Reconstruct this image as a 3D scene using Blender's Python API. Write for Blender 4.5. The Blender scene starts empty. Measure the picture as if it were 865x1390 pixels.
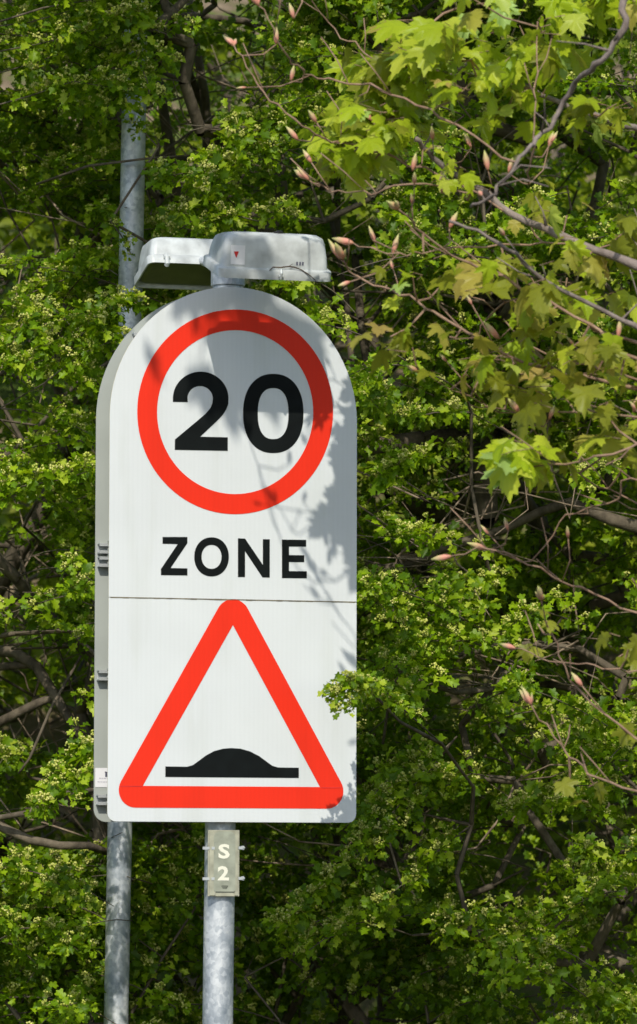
import bpy, bmesh, math, random
import numpy as np
from mathutils import Vector, Matrix, Euler, noise
from mathutils.geometry import tessellate_polygon
random.seed(7)
rng = np.random.default_rng(11)
R = math.radians
C = bpy.context.scene.collection
scene = bpy.context.scene

# ---------------------------------------------------------------- camera
FPX = 6486.0
PITCH = math.atan((1180 - 695) / FPX)
ROLL = R(0.15)
CAM = Vector((0, -12.0, 1.75))
cam_rot = Matrix.Rotation(math.pi / 2 + PITCH, 3, 'X') @ Matrix.Rotation(ROLL, 3, 'Z')
cd = bpy.data.cameras.new('camera')
cam = bpy.data.objects.new('camera', cd)
C.objects.link(cam)
cam.matrix_world = Matrix.Translation(CAM) @ cam_rot.to_4x4()
cd.sensor_fit = 'HORIZONTAL'
cd.sensor_width = 36
cd.lens = 36 * FPX / 865
cd.clip_start = 0.1
cd.clip_end = 500
cd.dof.use_dof = True
cd.dof.focus_distance = 12.6
cd.dof.aperture_fstop = 9.5
scene.camera = cam


def ray(px, py):
    return cam_rot @ Vector(((px - 432.5) / FPX, -(py - 695) / FPX, -1))


def P(px, py, Y=0.0):
    d = ray(px, py)
    return CAM + d * ((Y - CAM.y) / d.y)


# ---------------------------------------------------------------- helpers
def tag(o, label=None, cat=None, group=None, kind=None):
    if label: o['label'] = label
    if cat: o['category'] = cat
    if group: o['group'] = group
    if kind: o['kind'] = kind
    return o


def empty(name, loc, label, cat, group=None):
    o = bpy.data.objects.new(name, None)
    C.objects.link(o)
    o.location = loc
    o.empty_display_size = 0.1
    return tag(o, label, cat, group)


def link(name, me, mats=None, parent=None, smooth=False):
    o = bpy.data.objects.new(name, me)
    C.objects.link(o)
    if mats is not None:
        for m in (mats if isinstance(mats, (list, tuple)) else [mats]):
            me.materials.append(m)
    if smooth:
        me.polygons.foreach_set('use_smooth', np.ones(len(me.polygons), dtype=bool))
    if parent is not None:
        o.parent = parent
        t = Vector()
        p = parent
        while p is not None:
            t += p.location
            p = p.parent
        o.location = -t
    return o


def mesh(name, V, F, smooth=False):
    me = bpy.data.meshes.new(name)
    me.from_pydata([tuple(v) for v in V], [], F)
    me.update()
    return me


def tri_mesh(name, V, T, mi=None):
    me = bpy.data.meshes.new(name)
    n, m = len(V), len(T)
    me.vertices.add(n)
    me.vertices.foreach_set('co', np.ascontiguousarray(V, dtype=np.float32).ravel())
    me.loops.add(m * 3)
    me.loops.foreach_set('vertex_index', np.ascontiguousarray(T, dtype=np.int32).ravel())
    me.polygons.add(m)
    me.polygons.foreach_set('loop_start', np.arange(0, m * 3, 3, dtype=np.int32))
    me.polygons.foreach_set('loop_total', np.full(m, 3, dtype=np.int32))
    if mi is not None:
        me.polygons.foreach_set('material_index', np.ascontiguousarray(mi, dtype=np.int32))
    me.polygons.foreach_set('use_smooth', np.ones(m, dtype=bool))
    me.update(calc_edges=True)
    return me


class MB:
    """collects simple shapes in one mesh"""
    def __init__(s): s.V, s.F, s.M = [], [], []

    def add(s, V, F, mi=0):
        k = len(s.V)
        s.V += [Vector(v) for v in V]
        s.F += [tuple(i + k for i in f) for f in F]
        s.M += [mi] * len(F)

    def tube(s, pts, rad, n=8, mi=0, cap=True):
        pts = [Vector(p) for p in pts]
        if not isinstance(rad, (list, tuple)): rad = [rad] * len(pts)
        V, F = [], []
        up = Vector((0.13, 0.21, 0.97))
        prev = None
        for i, p in enumerate(pts):
            t = (pts[min(i + 1, len(pts) - 1)] - pts[max(i - 1, 0)])
            if t.length < 1e-9: t = Vector((0, 0, 1))
            t.normalize()
            if prev is None:
                a = t.cross(up if abs(t.dot(up)) < .95 else Vector((1, 0, 0))).normalized()
            else:
                a = (prev - t * prev.dot(t)).normalized()
            prev = a
            b = t.cross(a)
            for k in range(n):
                w = 2 * math.pi * k / n
                V.append(p + (a * math.cos(w) + b * math.sin(w)) * rad[i])
        for i in range(len(pts) - 1):
            for k in range(n):
                k2 = (k + 1) % n
                F.append((i * n + k, i * n + k2, (i + 1) * n + k2, (i + 1) * n + k))
        if cap:
            F.append(tuple(range(n - 1, -1, -1)))
            F.append(tuple((len(pts) - 1) * n + k for k in range(n)))
        s.add(V, F, mi)

    def box(s, c, sx, sy, sz, M=None, mi=0):
        V = []
        for z in (-1, 1):
            for x, y in ((-1, -1), (1, -1), (1, 1), (-1, 1)):
                V.append(Vector((x * sx / 2, y * sy / 2, z * sz / 2)))
        if M is not None: V = [M @ v for v in V]
        V = [v + Vector(c) for v in V]
        s.add(V, [(3, 2, 1, 0), (4, 5, 6, 7), (0, 1, 5, 4), (1, 2, 6, 5), (2, 3, 7, 6), (3, 0, 4, 7)], mi)

    def build(s, name, mats, parent=None, smooth=False, bevel=0):
        me = mesh(name, s.V, s.F)
        me.polygons.foreach_set('material_index', np.array(s.M, dtype=np.int32))
        o = link(name, me, mats, parent, smooth)
        if bevel:
            m = o.modifiers.new('bevel', 'BEVEL')
            m.width = bevel; m.segments = 2; m.limit_method = 'ANGLE'
        return o


# ---------------------------------------------------------------- materials
class NT:
    def __init__(s, name):
        s.m = bpy.data.materials.new(name)
        s.m.use_nodes = True
        s.t = s.m.node_tree
        s.t.nodes.clear()
        s.out = s.n('ShaderNodeOutputMaterial')

    def n(s, typ, **kw):
        nd = s.t.nodes.new(typ)
        for k, v in kw.items():
            if k.startswith('i_'):
                nd.inputs[k[2:].replace('_', ' ')].default_value = v
            else:
                setattr(nd, k, v)
        return nd

    def l(s, a, b): s.t.links.new(a, b)

    def ramp(s, fac, stops, interp='LINEAR'):
        r = s.n('ShaderNodeValToRGB')
        r.color_ramp.interpolation = interp
        e = r.color_ramp.elements
        while len(e) < len(stops): e.new(0.5)
        for i, (p, c) in enumerate(stops):
            e[i].position = p
            e[i].color = (*c, 1) if len(c) == 3 else c
        s.l(fac, r.inputs[0])
        return r.outputs[0]

    def noise(s, scale, detail=4, coord='Object', rough=.5, stretch=None):
        tc = s.n('ShaderNodeTexCoord')
        src = tc.outputs[coord]
        if stretch:
            mp = s.n('ShaderNodeMapping')
            mp.inputs['Scale'].default_value = stretch
            s.l(src, mp.inputs[0]); src = mp.outputs[0]
        nz = s.n('ShaderNodeTexNoise')
        nz.inputs['Scale'].default_value = scale
        nz.inputs['Detail'].default_value = detail
        nz.inputs['Roughness'].default_value = rough
        s.l(src, nz.inputs['Vector'])
        return nz.outputs[0]

    def bump(s, h, strength=.2, dist=.002):
        b = s.n('ShaderNodeBump')
        b.inputs['Strength'].default_value = strength
        b.inputs['Distance'].default_value = dist
        s.l(h, b.inputs['Height'])
        return b.outputs[0]

    def pr(s, col, rough=.5, metal=0, spec=.5, normal=None, **kw):
        p = s.n('ShaderNodeBsdfPrincipled')
        if isinstance(col, tuple): p.inputs['Base Color'].default_value = (*col, 1)
        else: s.l(col, p.inputs['Base Color'])
        if isinstance(rough, (int, float)): p.inputs['Roughness'].default_value = rough
        else: s.l(rough, p.inputs['Roughness'])
        p.inputs['Metallic'].default_value = metal
        p.inputs['Specular IOR Level'].default_value = spec
        if normal is not None: s.l(normal, p.inputs['Normal'])
        for k, v in kw.items(): p.inputs[k].default_value = v
        return p

    def done(s, shader):
        s.l(shader.outputs[0], s.out.inputs['Surface'])
        return s.m


def sheet_mat(name, col, var=.05, rough=.45):
    """retroreflective sheeting: faint honeycomb, faint grime"""
    t = NT(name)
    g = t.noise(6, 5)
    c = t.ramp(g, [(.3, tuple(x * (1 - var) for x in col)), (.7, col)])
    tc = t.n('ShaderNodeTexCoord')
    v = t.n('ShaderNodeTexVoronoi'); v.inputs['Scale'].default_value = 280
    v.inputs['Randomness'].default_value = .15
    t.l(tc.outputs['Object'], v.inputs['Vector'])
    mx = t.n('ShaderNodeMix', data_type='RGBA', blend_type='MULTIPLY')
    mx.inputs[0].default_value = .22
    t.l(c, mx.inputs[6])
    r = t.ramp(v.outputs['Distance'], [(0.0, (1, 1, 1)), (.75, (.72, .73, .74))])
    t.l(r, mx.inputs[7])
    n2 = t.noise(14, 6, stretch=(1, 1, .15))
    dirt = t.ramp(n2, [(.50, (1, 1, 1)), (.78, (.80, .81, .74))])
    m2 = t.n('ShaderNodeMix', data_type='RGBA', blend_type='MULTIPLY')
    m2.inputs[0].default_value = .5
    t.l(mx.outputs[2], m2.inputs[6]); t.l(dirt, m2.inputs[7])
    return t.done(t.pr(m2.outputs[2], rough, 0, .22))


def plain(name, col, rough=.5, metal=0, var=.15, scale=20, bump=0, spec=.5):
    t = NT(name)
    g = t.noise(scale, 5)
    c = t.ramp(g, [(.3, tuple(x * (1 - var) for x in col)), (.7, tuple(min(1, x * (1 + var)) for x in col))])
    nm = t.bump(g, bump) if bump else None
    return t.done(t.pr(c, rough, metal, spec, nm))


def galv_mat():
    t = NT('galvanised_steel')
    tc = t.n('ShaderNodeTexCoord')
    v = t.n('ShaderNodeTexVoronoi'); v.inputs['Scale'].default_value = 95
    t.l(tc.outputs['Object'], v.inputs['Vector'])
    sep = t.n('ShaderNodeSeparateColor'); t.l(v.outputs['Color'], sep.inputs[0])
    g = t.noise(15, 7, rough=.62, stretch=(1, 1, .55))
    m = t.n('ShaderNodeMath', operation='ADD')
    mm = t.n('ShaderNodeMath', operation='MULTIPLY'); mm.inputs[1].default_value = .13
    t.l(sep.outputs[0], mm.inputs[0]); t.l(mm.outputs[0], m.inputs[0]); t.l(g, m.inputs[1])
    c = t.ramp(m.outputs[0], [(.38, (.22, .26, .30)), (.54, (.40, .44, .48)), (.70, (.66, .69, .71))])
    b = t.bump(m.outputs[0], .1)
    return t.done(t.pr(c, .5, .35, .5, b))


def leaf_mat(name, stops, trans=.42, rough=.45, tcol=(.50, .66, .004)):
    t = NT(name)
    geo = t.n('ShaderNodeNewGeometry')
    c = t.ramp(geo.outputs['Random Per Island'], stops)
    g = t.noise(1.7, 3)
    hs = t.n('ShaderNodeHueSaturation')
    mr = t.n('ShaderNodeMapRange'); mr.inputs[1].default_value = .3; mr.inputs[2].default_value = .7
    mr.inputs[3].default_value = .75; mr.inputs[4].default_value = 1.25
    t.l(g, mr.inputs[0]); t.l(mr.outputs[0], hs.inputs['Value']); t.l(c, hs.inputs['Color'])
    g2 = t.noise(55, 4)
    p = t.pr(hs.outputs[0], rough, 0, .28, t.bump(g2, .35, .004))
    tr = t.n('ShaderNodeBsdfTranslucent')
    mx = t.n('ShaderNodeMix', data_type='RGBA', blend_type='MIX'); mx.inputs[0].default_value = .5
    t.l(hs.outputs[0], mx.inputs[6]); mx.inputs[7].default_value = (*tcol, 1)
    t.l(mx.outputs[2], tr.inputs[0])
    ms = t.n('ShaderNodeMixShader'); ms.inputs[0].default_value = trans
    t.l(p.outputs[0], ms.inputs[1]); t.l(tr.outputs[0], ms.inputs[2])
    return t.done(ms)


def bark_mat(name, a, b):
    t = NT(name)
    g = t.noise(28, 8, rough=.65, stretch=(1, 1, .5))
    c = t.ramp(g, [(.3, a), (.7, b)])
    return t.done(t.pr(c, .85, 0, .2, t.bump(g, .6, .01)))


M_white = sheet_mat('white_sheeting', (.69, .725, .73))
M_red = sheet_mat('red_sheeting', (.84, .030, .008), .06)
M_black = plain('black_vinyl', (.004, .006, .006), .6, 0, .3, spec=.12)
M_edge = plain('cream_panel_edge', (.75, .68, .42), .5)
M_seam = plain('seam_grime', (.16, .14, .09), .9, 0, .5, 60)
M_back = plain('grey_panel_back', (.37, .40, .37), .45, 0, .06, 8)
M_rail = plain('aluminium_rail', (.55, .58, .58), .4, .4, .1)
M_galv = galv_mat()
M_house = plain('lamp_housing_grey', (.50, .53, .53), .42, 0, .26, 22, .08)  # mottle puts dirt and dappled shade into the housing colour
M_lens = plain('lamp_lens_grimy', (.10, .105, .06), .3, 0, .4, 12)
M_blackpl = plain('black_plastic', (.015, .015, .017), .4, 0, .3)
M_stick = plain('white_sticker', (.78, .78, .8), .5, 0, .03)
M_stickred = plain('red_print', (.6, .02, .02), .5)
M_print = plain('dark_print', (.08, .08, .12), .6)
M_faint = plain('faint_print', (.45, .45, .5), .6)
M_label = plain('weathered_label_face', (.31, .33, .26), .35, 0, .25, 35)
M_acr = plain('yellowed_label_edge', (.37, .37, .28), .35, 0, .25, 40)
M_cream = plain('cream_character', (.80, .79, .66), .4, 0, .03)
M_grime = plain('label_grime', (.12, .13, .10), .6, 0, .3, 90)

HAW = [(0.0, (.060, .130, .003)), (.3, (.115, .225, .004)), (.6, (.205, .345, .006)), (.85, (.34, .49, .012)), (1, (.50, .60, .06))]
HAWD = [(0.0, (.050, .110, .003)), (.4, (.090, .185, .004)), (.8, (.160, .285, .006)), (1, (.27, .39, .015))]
BACK = [(0.0, (.10, .15, .008)), (.4, (.16, .23, .01)), (.8, (.24, .31, .015)), (1, (.36, .38, .05))]
M_haw = leaf_mat('hawthorn_leaf', HAW)
M_hawd = leaf_mat('hawthorn_leaf_deep', HAWD)  # darker copy of the hawthorn leaf, shade of the low bush put into the colour
M_far = leaf_mat('far_leaf', BACK)
M_hbud = leaf_mat('hawthorn_bud', [(0, (.34, .40, .05)), (.5, (.52, .55, .11)), (1, (.72, .70, .26))], .15, .6)
M_syc = leaf_mat('sycamore_leaf', [(0, (.30, .42, .015)), (.5, (.44, .55, .025)), (.85, (.56, .62, .06)), (1, (.36, .54, .16))], .5, .4, (.5, .6, .03))
M_syo = leaf_mat('bronze_sycamore_leaf', [(0, (.19, .22, .02)), (.4, (.27, .31, .025)), (.75, (.37, .40, .05)), (.93, (.46, .40, .08)), (1, (.50, .34, .12))], .5, .4, (.5, .45, .03))
M_bark = bark_mat('hawthorn_bark', (.055, .045, .033), (.20, .165, .12))
M_twig = bark_mat('hawthorn_twig', (.05, .035, .022), (.16, .11, .07))
M_suntwig = bark_mat('sunlit_twig', (.14, .10, .07), (.42, .33, .24))  # tan brightened in the colour so the bare twigs look sunlit
M_sbark = bark_mat('sycamore_bark', (.12, .095, .08), (.34, .28, .25))
M_stwig = bark_mat('sycamore_twig', (.20, .12, .08), (.40, .27, .19))


def bud_mat():
    t = NT('sycamore_bud_scales')
    tc = t.n('ShaderNodeTexCoord')
    sp = t.n('ShaderNodeSeparateXYZ'); t.l(tc.outputs['Generated'], sp.inputs[0])
    c = t.ramp(sp.outputs[2], [(0, (.40, .20, .11)), (.3, (.68, .29, .22)), (.62, (.60, .44, .24)), (1, (.42, .48, .14))])
    p = t.pr(c, .45, 0, .4)
    p.inputs['Subsurface Weight'].default_value = 0
    return t.done(p)


M_bud = bud_mat()

# ---------------------------------------------------------------- sign frame
YAW = R(17.0)
Un = Vector((math.cos(YAW), math.sin(YAW), 0))
Wn = Vector((math.sin(YAW), -math.cos(YAW), 0))
Vn = Vector((0, 0, 1))
WF, WB = .067, -.067           # front panel face, rear panel face
O0 = P(315.2, 1116, 0.0)       # bottom centre on the front face
O0 = O0 - Wn * WF


def S(u, v, w): return O0 + Un * u + Vn * v + Wn * w


def inv(px, py, w):
    d = ray(px, py)
    p0 = O0 + Wn * w
    t = (p0 - CAM).dot(Wn) / d.dot(Wn)
    q = CAM + d * t - O0
    return q.dot(Un), q.dot(Vn)


uL = inv(147, 900, WF)[0]; uR = inv(484, 900, WF)[0]
HALF = (uR - uL) / 2
UC = (uR + uL) / 2
VTOP = inv(317, 389.5, WF)[1]
VSEAM = inv(317, 814, WF)[1]
print('HALF', HALF, 'UC', UC, 'VTOP', VTOP, 'VSEAM', VSEAM)


def outline_top(u0, u1, v0, vtop, n=40):
    r = (u1 - u0) / 2; c = (u0 + u1) / 2
    pts = [(u0, v0), (u1, v0)]
    for k in range(n + 1):
        a = math.pi * k / n
        pts.append((c + r * math.cos(a), vtop - r * 1.035 + r * 1.035 * math.sin(a)))
    return pts


def round_rect(u0, u1, v0, v1, rb, rt, n=6):
    pts = []
    for cx, cy, a0, r in ((u1 - rb, v0 + rb, -90, rb), (u1 - rt, v1 - rt, 0, rt), (u0 + rt, v1 - rt, 90, rt), (u0 + rb, v0 + rb, 180, rb)):
        if r < 1e-5:
            pts.append((cx, cy)); continue
        for k in range(n + 1):
            a = R(a0 + 90 * k / n)
            pts.append((cx + r * math.cos(a), cy + r * math.sin(a)))
    return pts


def tess(pts):
    return tess_idx([Vector((p[0], p[1], 0)) for p in pts])


def tess_idx(vs):
    return [tuple(t) for t in tessellate_polygon([vs])]


def orient(F, pts):
    out = []
    for f in F:
        a, b, c = (pts[i] for i in f)
        ar = (b[0] - a[0]) * (c[1] - a[1]) - (c[0] - a[0]) * (b[1] - a[1])
        out.append(f if ar > 0 else (f[0], f[2], f[1]))
    return out


def slab(name, pts, wf, wb, mats, parent):
    """panel: front face slot 0, edge slot 1, back slot 2"""
    n = len(pts)
    V = [S(u, v, wf) for u, v in pts] + [S(u, v, wb) for u, v in pts]
    T = orient(tess(pts), pts)
    mb = MB()
    F = list(T) + [tuple(i + n for i in reversed(f)) for f in T]
    mi = [0] * len(T) + [2] * len(T)
    for i in range(n):
        j = (i + 1) % n
        F.append((i, i + n, j + n, j)); mi.append(1)
    me = mesh(name, V, F)
    me.polygons.foreach_set('material_index', np.array(mi, dtype=np.int32))
    return link(name, me, mats, parent)


def decal(name, uv, w, mat, parent, loops=None, T=None):
    """flat graphic on the sheeting"""
    V = [S(u, v, w) for u, v in uv]
    if T is None: T = orient(tess(uv), uv)
    me = mesh(name, V, T)
    return link(name, me, mat, parent)


def ring(name, outer, inner, w, mat, parent):
    n = len(outer)
    V = [S(u, v, w) for u, v in outer + inner]
    F = [(i, (i + 1) % n, n + (i + 1) % n, n + i) for i in range(n)]
    return link(name, mesh(name, V, F), mat, parent)


def px_uv(pts, w=WF): return [inv(x, y, w) for x, y in pts]


def ell(cx, cy, rx, ry, p=2.0, n=64):
    out = []
    for k in range(n):
        a = -2 * math.pi * k / n
        c, s = math.cos(a), math.sin(a)
        out.append((cx + rx * math.copysign(abs(c) ** (2 / p), c), cy + ry * math.copysign(abs(s) ** (2 / p), s)))
    return out


sign = empty('traffic_sign', S(0, 0, 0) * 1.0, 'tall white 20 zone sign with road hump warning on a galvanised post, lamps on top', 'road sign')
sign.location.z = 0
M3 = [M_white, M_edge, M_back]
G = .0012
zone = slab('sign_panel', outline_top(UC - HALF, UC + HALF, VSEAM + G, VTOP), WF, WF - .003, M3, sign)
tag(zone, 'round topped white panel reading 20 ZONE')
haz = slab('sign_panel', round_rect(UC - HALF, UC + HALF, 0, VSEAM - G, .022, .002), WF, WF - .003, M3, sign)
tag(haz, 'lower white panel with red hump warning triangle')
rear = slab('sign_panel', (lambda r: r)([(p[0], p[1]) for p in outline_top(-HALF, HALF, .03, VTOP)]), WB + .003, WB, [M_back, M_back, M_white], sign)
# rear panel: rounded lower corners
bpy.data.objects.remove(rear)
pts = round_rect(-HALF, HALF, 0, VSEAM, .032, .0, 8)
rt = outline_top(-HALF, HALF, VSEAM, VTOP)
rr = round_rect(-HALF, HALF, 0, VSEAM, .032, 0, 8)
rb = [p for p in rr if p[1] < VSEAM - 1e-4]
half_n = len(rb) // 2
rear_pts = rb[:half_n] + rt[2:] + rb[half_n:]
rear = slab('sign_panel', rear_pts, WB + .003, WB, [M_back, M_back, M_white], sign)
tag(rear, 'plain grey back of the panel facing the other way')

e = .0009
# red circle
outer = px_uv(ell(319.2, 559, 133, 139, n=96)); inner = px_uv(ell(319.2, 559.4, 106, 111.3, n=96))
ring('red_ring', outer, inner, WF + e, M_red, zone)


def c1(x, y): return (150 + x / 2.544, 380 + y / 2.544)
def c2(x, y): return (120 + x / 2.2763, 540 + y / 2.2763)
def c3(x, y): return (100 + x / 2.1625, 800 + y / 2.1625)


def arc(cx, cy, rx, ry, a0, a1, n=14):
    return [(cx + rx * math.cos(R(a0 + (a1 - a0) * k / n)), cy - ry * math.sin(R(a0 + (a1 - a0) * k / n))) for k in range(n + 1)]


# numeral 2
two = [(234.6, 545.5)] + arc(272.4, 541, 37.8, 36.6, 176, 0, 26) + [(309.8, 549), (307, 556), (303, 562.5), (296, 570), (271.8, 592.8), (309.2, 593.6), (309.2, 612), (237.2, 610.6), (237.4, 596.5)]
two += [(268, 571), (279, 561.5), (285.2, 554.5), (288.2, 547.5), (288.9, 541)]
two += arc(271.6, 541, 17.2, 17.0, 0, 172, 16)[1:] + [(254.8, 545.8)]
decal('numeral', px_uv(two), WF + e, M_black, zone)
ring('numeral', px_uv(ell(371, 561.2, 41, 53.8, 2.25, 72)), px_uv(ell(370.8, 561.4, 20.8, 34.6, 2.4, 72)), WF + e, M_black, zone)

# ZONE
Z = [c2(*p) for p in [(229, 430), (306, 430), (306, 449), (254, 526), (306, 527), (306, 549), (224, 548), (224, 529), (276, 452), (229, 451)]]
decal('letter', px_uv(Z), WF + e, M_black, zone)
ox, oy = c2(380.5, 491.5)
ring('letter', px_uv(ell(ox, oy, 53.5 / 2.276, 60.5 / 2.276, 2.1)), px_uv(ell(ox, oy, 30.8 / 2.276, 37 / 2.276, 2.1)), WF + e, M_black, zone)
N = [c2(*p) for p in [(462, 554), (462, 434), (484, 435), (539, 516), (539, 437), (560.5, 437), (560.5, 555.5), (538, 555), (484, 474), (484, 554)]]
decal('letter', px_uv(N), WF + e, M_black, zone)
E = [c2(*p) for p in [(598, 557), (598, 438), (673, 439), (673, 460), (620, 459.5), (620, 486), (667, 486.5), (667, 508), (620, 507.5), (620, 535.5), (675, 536), (675, 558)]]
decal('letter', px_uv(E), WF + e, M_black, zone)

# triangle: ring between rounded offset and inner triangle
A, B, Cc = [Vector((*p, 0)) for p in px_uv([c3(467.5, 105), c3(723, 580.5), c3(203, 577)])]
t_off = .0545


def tri_rounded(vs, off, r, n=12):
    cen = sum(vs, Vector()) / 3
    out = []
    k = (off - r)
    for i in range(3):
        p, q, s_ = vs[i - 1], vs[i], vs[(i + 1) % 3]
        d1 = (q - p).normalized(); d2 = (s_ - q).normalized()
        n1 = Vector((d1.y, -d1.x, 0)); n2 = Vector((d2.y, -d2.x, 0))
        if n1.dot(q - cen) < 0: n1.negate()
        if n2.dot(q - cen) < 0: n2.negate()
        bis = (n1 + n2).normalized()
        cc = q + bis * (k / bis.dot(n1))
        a0 = math.atan2(n1.y, n1.x); a1 = math.atan2(n2.y, n2.x)
        da = (a1 - a0 + math.pi) % (2 * math.pi) - math.pi
        for m in range(n + 1):
            a = a0 + da * m / n
            out.append((cc.x + r * math.cos(a), cc.y + r * math.sin(a)))
    return out


tv = [A, B, Cc]
ot = tri_rounded(tv, t_off, .044)
it = tri_rounded(tv, 0, 1e-4)
o_tri = ring('warning_triangle', ot, it, WF + e, M_red, haz)
hump = [c3(*p) for p in [(269, 551), (269, 520), (333, 521), (350, 516), (368, 503), (388, 488), (412, 475), (438, 468), (463, 466), (490, 468), (518, 476), (545, 490), (568, 507), (583, 518), (600, 523), (661, 524), (661, 554)]]
decal('hump_symbol', px_uv(hump), WF + e, M_black, haz)
# sheeting overlap line across the two lower corners, and the seam between the panels
for (x0, x1, yy) in ((163, 193, 1067), (436, 464, 1069)):
    q = px_uv([(x0, yy), (x1, yy), (x1, yy + .9), (x0, yy + .9)])
    decal('overlap_line', q, WF + 2 * e, M_stickred, haz)
mb = MB()
for i in range(40):
    u0 = UC - HALF + .004 + (2 * HALF - .008) * i / 40; u1 = u0 + (2 * HALF - .008) / 40
    hh = .0012 + .0012 * random.random()
    mb.add([S(u0, VSEAM - hh, WF + e), S(u1, VSEAM - hh, WF + e), S(u1, VSEAM + hh * .6, WF + e), S(u0, VSEAM + hh * .6, WF + e)], [(0, 1, 2, 3)])
mb.build('joint_strip', M_edge if False else M_seam, sign)

# mounting rails, rear panel (near side, in view) and front panel (between the panels)
SM = Matrix((Un, Wn, Vn)).transposed()       # local (u,w,v) -> world


def sbox(mb, u, v, w, du, dv, dw, mi=0):
    mb.box(S(u, v, w), du, dw, dv, SM, mi)


def rail(py, side, double=False):
    mb = MB()
    pyv = inv(136, py, WB)[1]
    for s_ in ((0, -.034) if double else (0,)):
        v = pyv + s_
        w0 = (WB + .003) if side == 'r' else (WF - .003)
        d = 1 if side == 'r' else -1
        L = 2 * HALF - .010
        vv = v
        if VTOP - v < HALF:
            h = v - (VTOP - HALF)
            L = 2 * math.sqrt(max(HALF ** 2 - (h + .02) ** 2, .01)) - .012
        sbox(mb, 0, vv, w0 + d * .0015, L, .026, .003)
        sbox(mb, 0, vv + .0115, w0 + d * .0135, L, .003, .021)
        sbox(mb, 0, vv - .0115, w0 + d * .0135, L, .003, .021)
        sbox(mb, 0, vv + .0075, w0 + d * .0225, L, .0045, .003)
        sbox(mb, 0, vv - .0075, w0 + d * .0225, L, .0045, .003)
    return mb.build('mounting_rail', M_rail, rear if side == 'r' else (zone if pyv > VSEAM else haz))


for py, dbl in ((458, False), (745, True), (917, False), (1086, False)):
    rail(py, 'r', dbl)
    rail(py, 'f', dbl)
# sticker on the rear panel
st_u0, st_v0 = inv(129, 1068.5, WB + .003); st_v1 = inv(129, 1042.5, WB + .003)[1]
stk = decal('sticker', [(st_u0, st_v0), (st_u0 + .075, st_v0), (st_u0 + .075, st_v1), (st_u0, st_v1)], WB + .0042, M_stick, rear)
mb = MB()
sbox(mb, st_u0 + .031, st_v1 - .016, WB + .0045, .010, .013, .0008)
sbox(mb, st_u0 + .027, st_v1 - .0105, WB + .0045, .004, .003, .0008)
for k, (a, b) in enumerate(((.010, .060), (.006, .065))):
    uu = st_u0 + a
    while uu < st_u0 + b:
        l_ = .003 + .004 * random.random()
        sbox(mb, uu + l_ / 2, st_v1 - .026 - .009 * k, WB + .0045, l_, .002, .0006, 1)
        uu += l_ + .0016
mb.build('sticker_print', [M_print, M_faint], stk)

# post
pt_u, pt_v = inv(309.3, 378, 0.0); pb_u, pb_v = inv(299.2, 1120, 0.0)
sl = (pt_u - pb_u) / (pt_v - pb_v)
vg = -O0.z
PV = lambda v: pb_u + sl * (v - pb_v)
mb = MB()
mb.tube([S(PV(v), v, 0) for v in (vg, 0, .5, 1.0, pt_v + .03)], .0385, 40)
post = mb.build('post', M_galv, sign, smooth=True)
m = post.modifiers.new('es', 'EDGE_SPLIT'); m.split_angle = R(40)
mb = MB()
mb.tube([S(PV(pt_v + .03), pt_v + .03, 0), S(PV(pt_v + .036), pt_v + .036, 0)], [.040, .036], 32)
mb.build('post_cap', M_blackpl, post)
# clamps round the post behind the panel rails
for py in (461, 738, 917, 1086):
    v = inv(300, py, 0)[1]
    mb = MB()
    for k in range(24):
        a0, a1 = 2 * math.pi * k / 24, 2 * math.pi * (k + 1) / 24
        r0, r1 = .0388, .0408
        Q = []
        for r_ in (r0, r1):
            for a in (a0, a1):
                for dv in (-.011, .011):
                    Q.append(S(PV(v) + r_ * math.cos(a), v + dv, r_ * math.sin(a) * .93))
        mb.add(Q, [(0, 1, 3, 2), (4, 6, 7, 5), (0, 4, 5, 1), (2, 3, 7, 6), (0, 2, 6, 4), (1, 5, 7, 3)])
    mb.build('clamp', M_rail, post)


# ---------------------------------------------------------------- lamps
def rrect(hx, hy, r, n=6):
    pts = []
    for cx, cy, a0 in ((hx - r, -hy + r, -90), (hx - r, hy - r, 0), (-hx + r, hy - r, 90), (-hx + r, -hy + r, 180)):
        for k in range(n + 1):
            a = R(a0 + 90 * k / n)
            pts.append((cx + r * math.cos(a), cy + r * math.sin(a)))
    return pts


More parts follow.
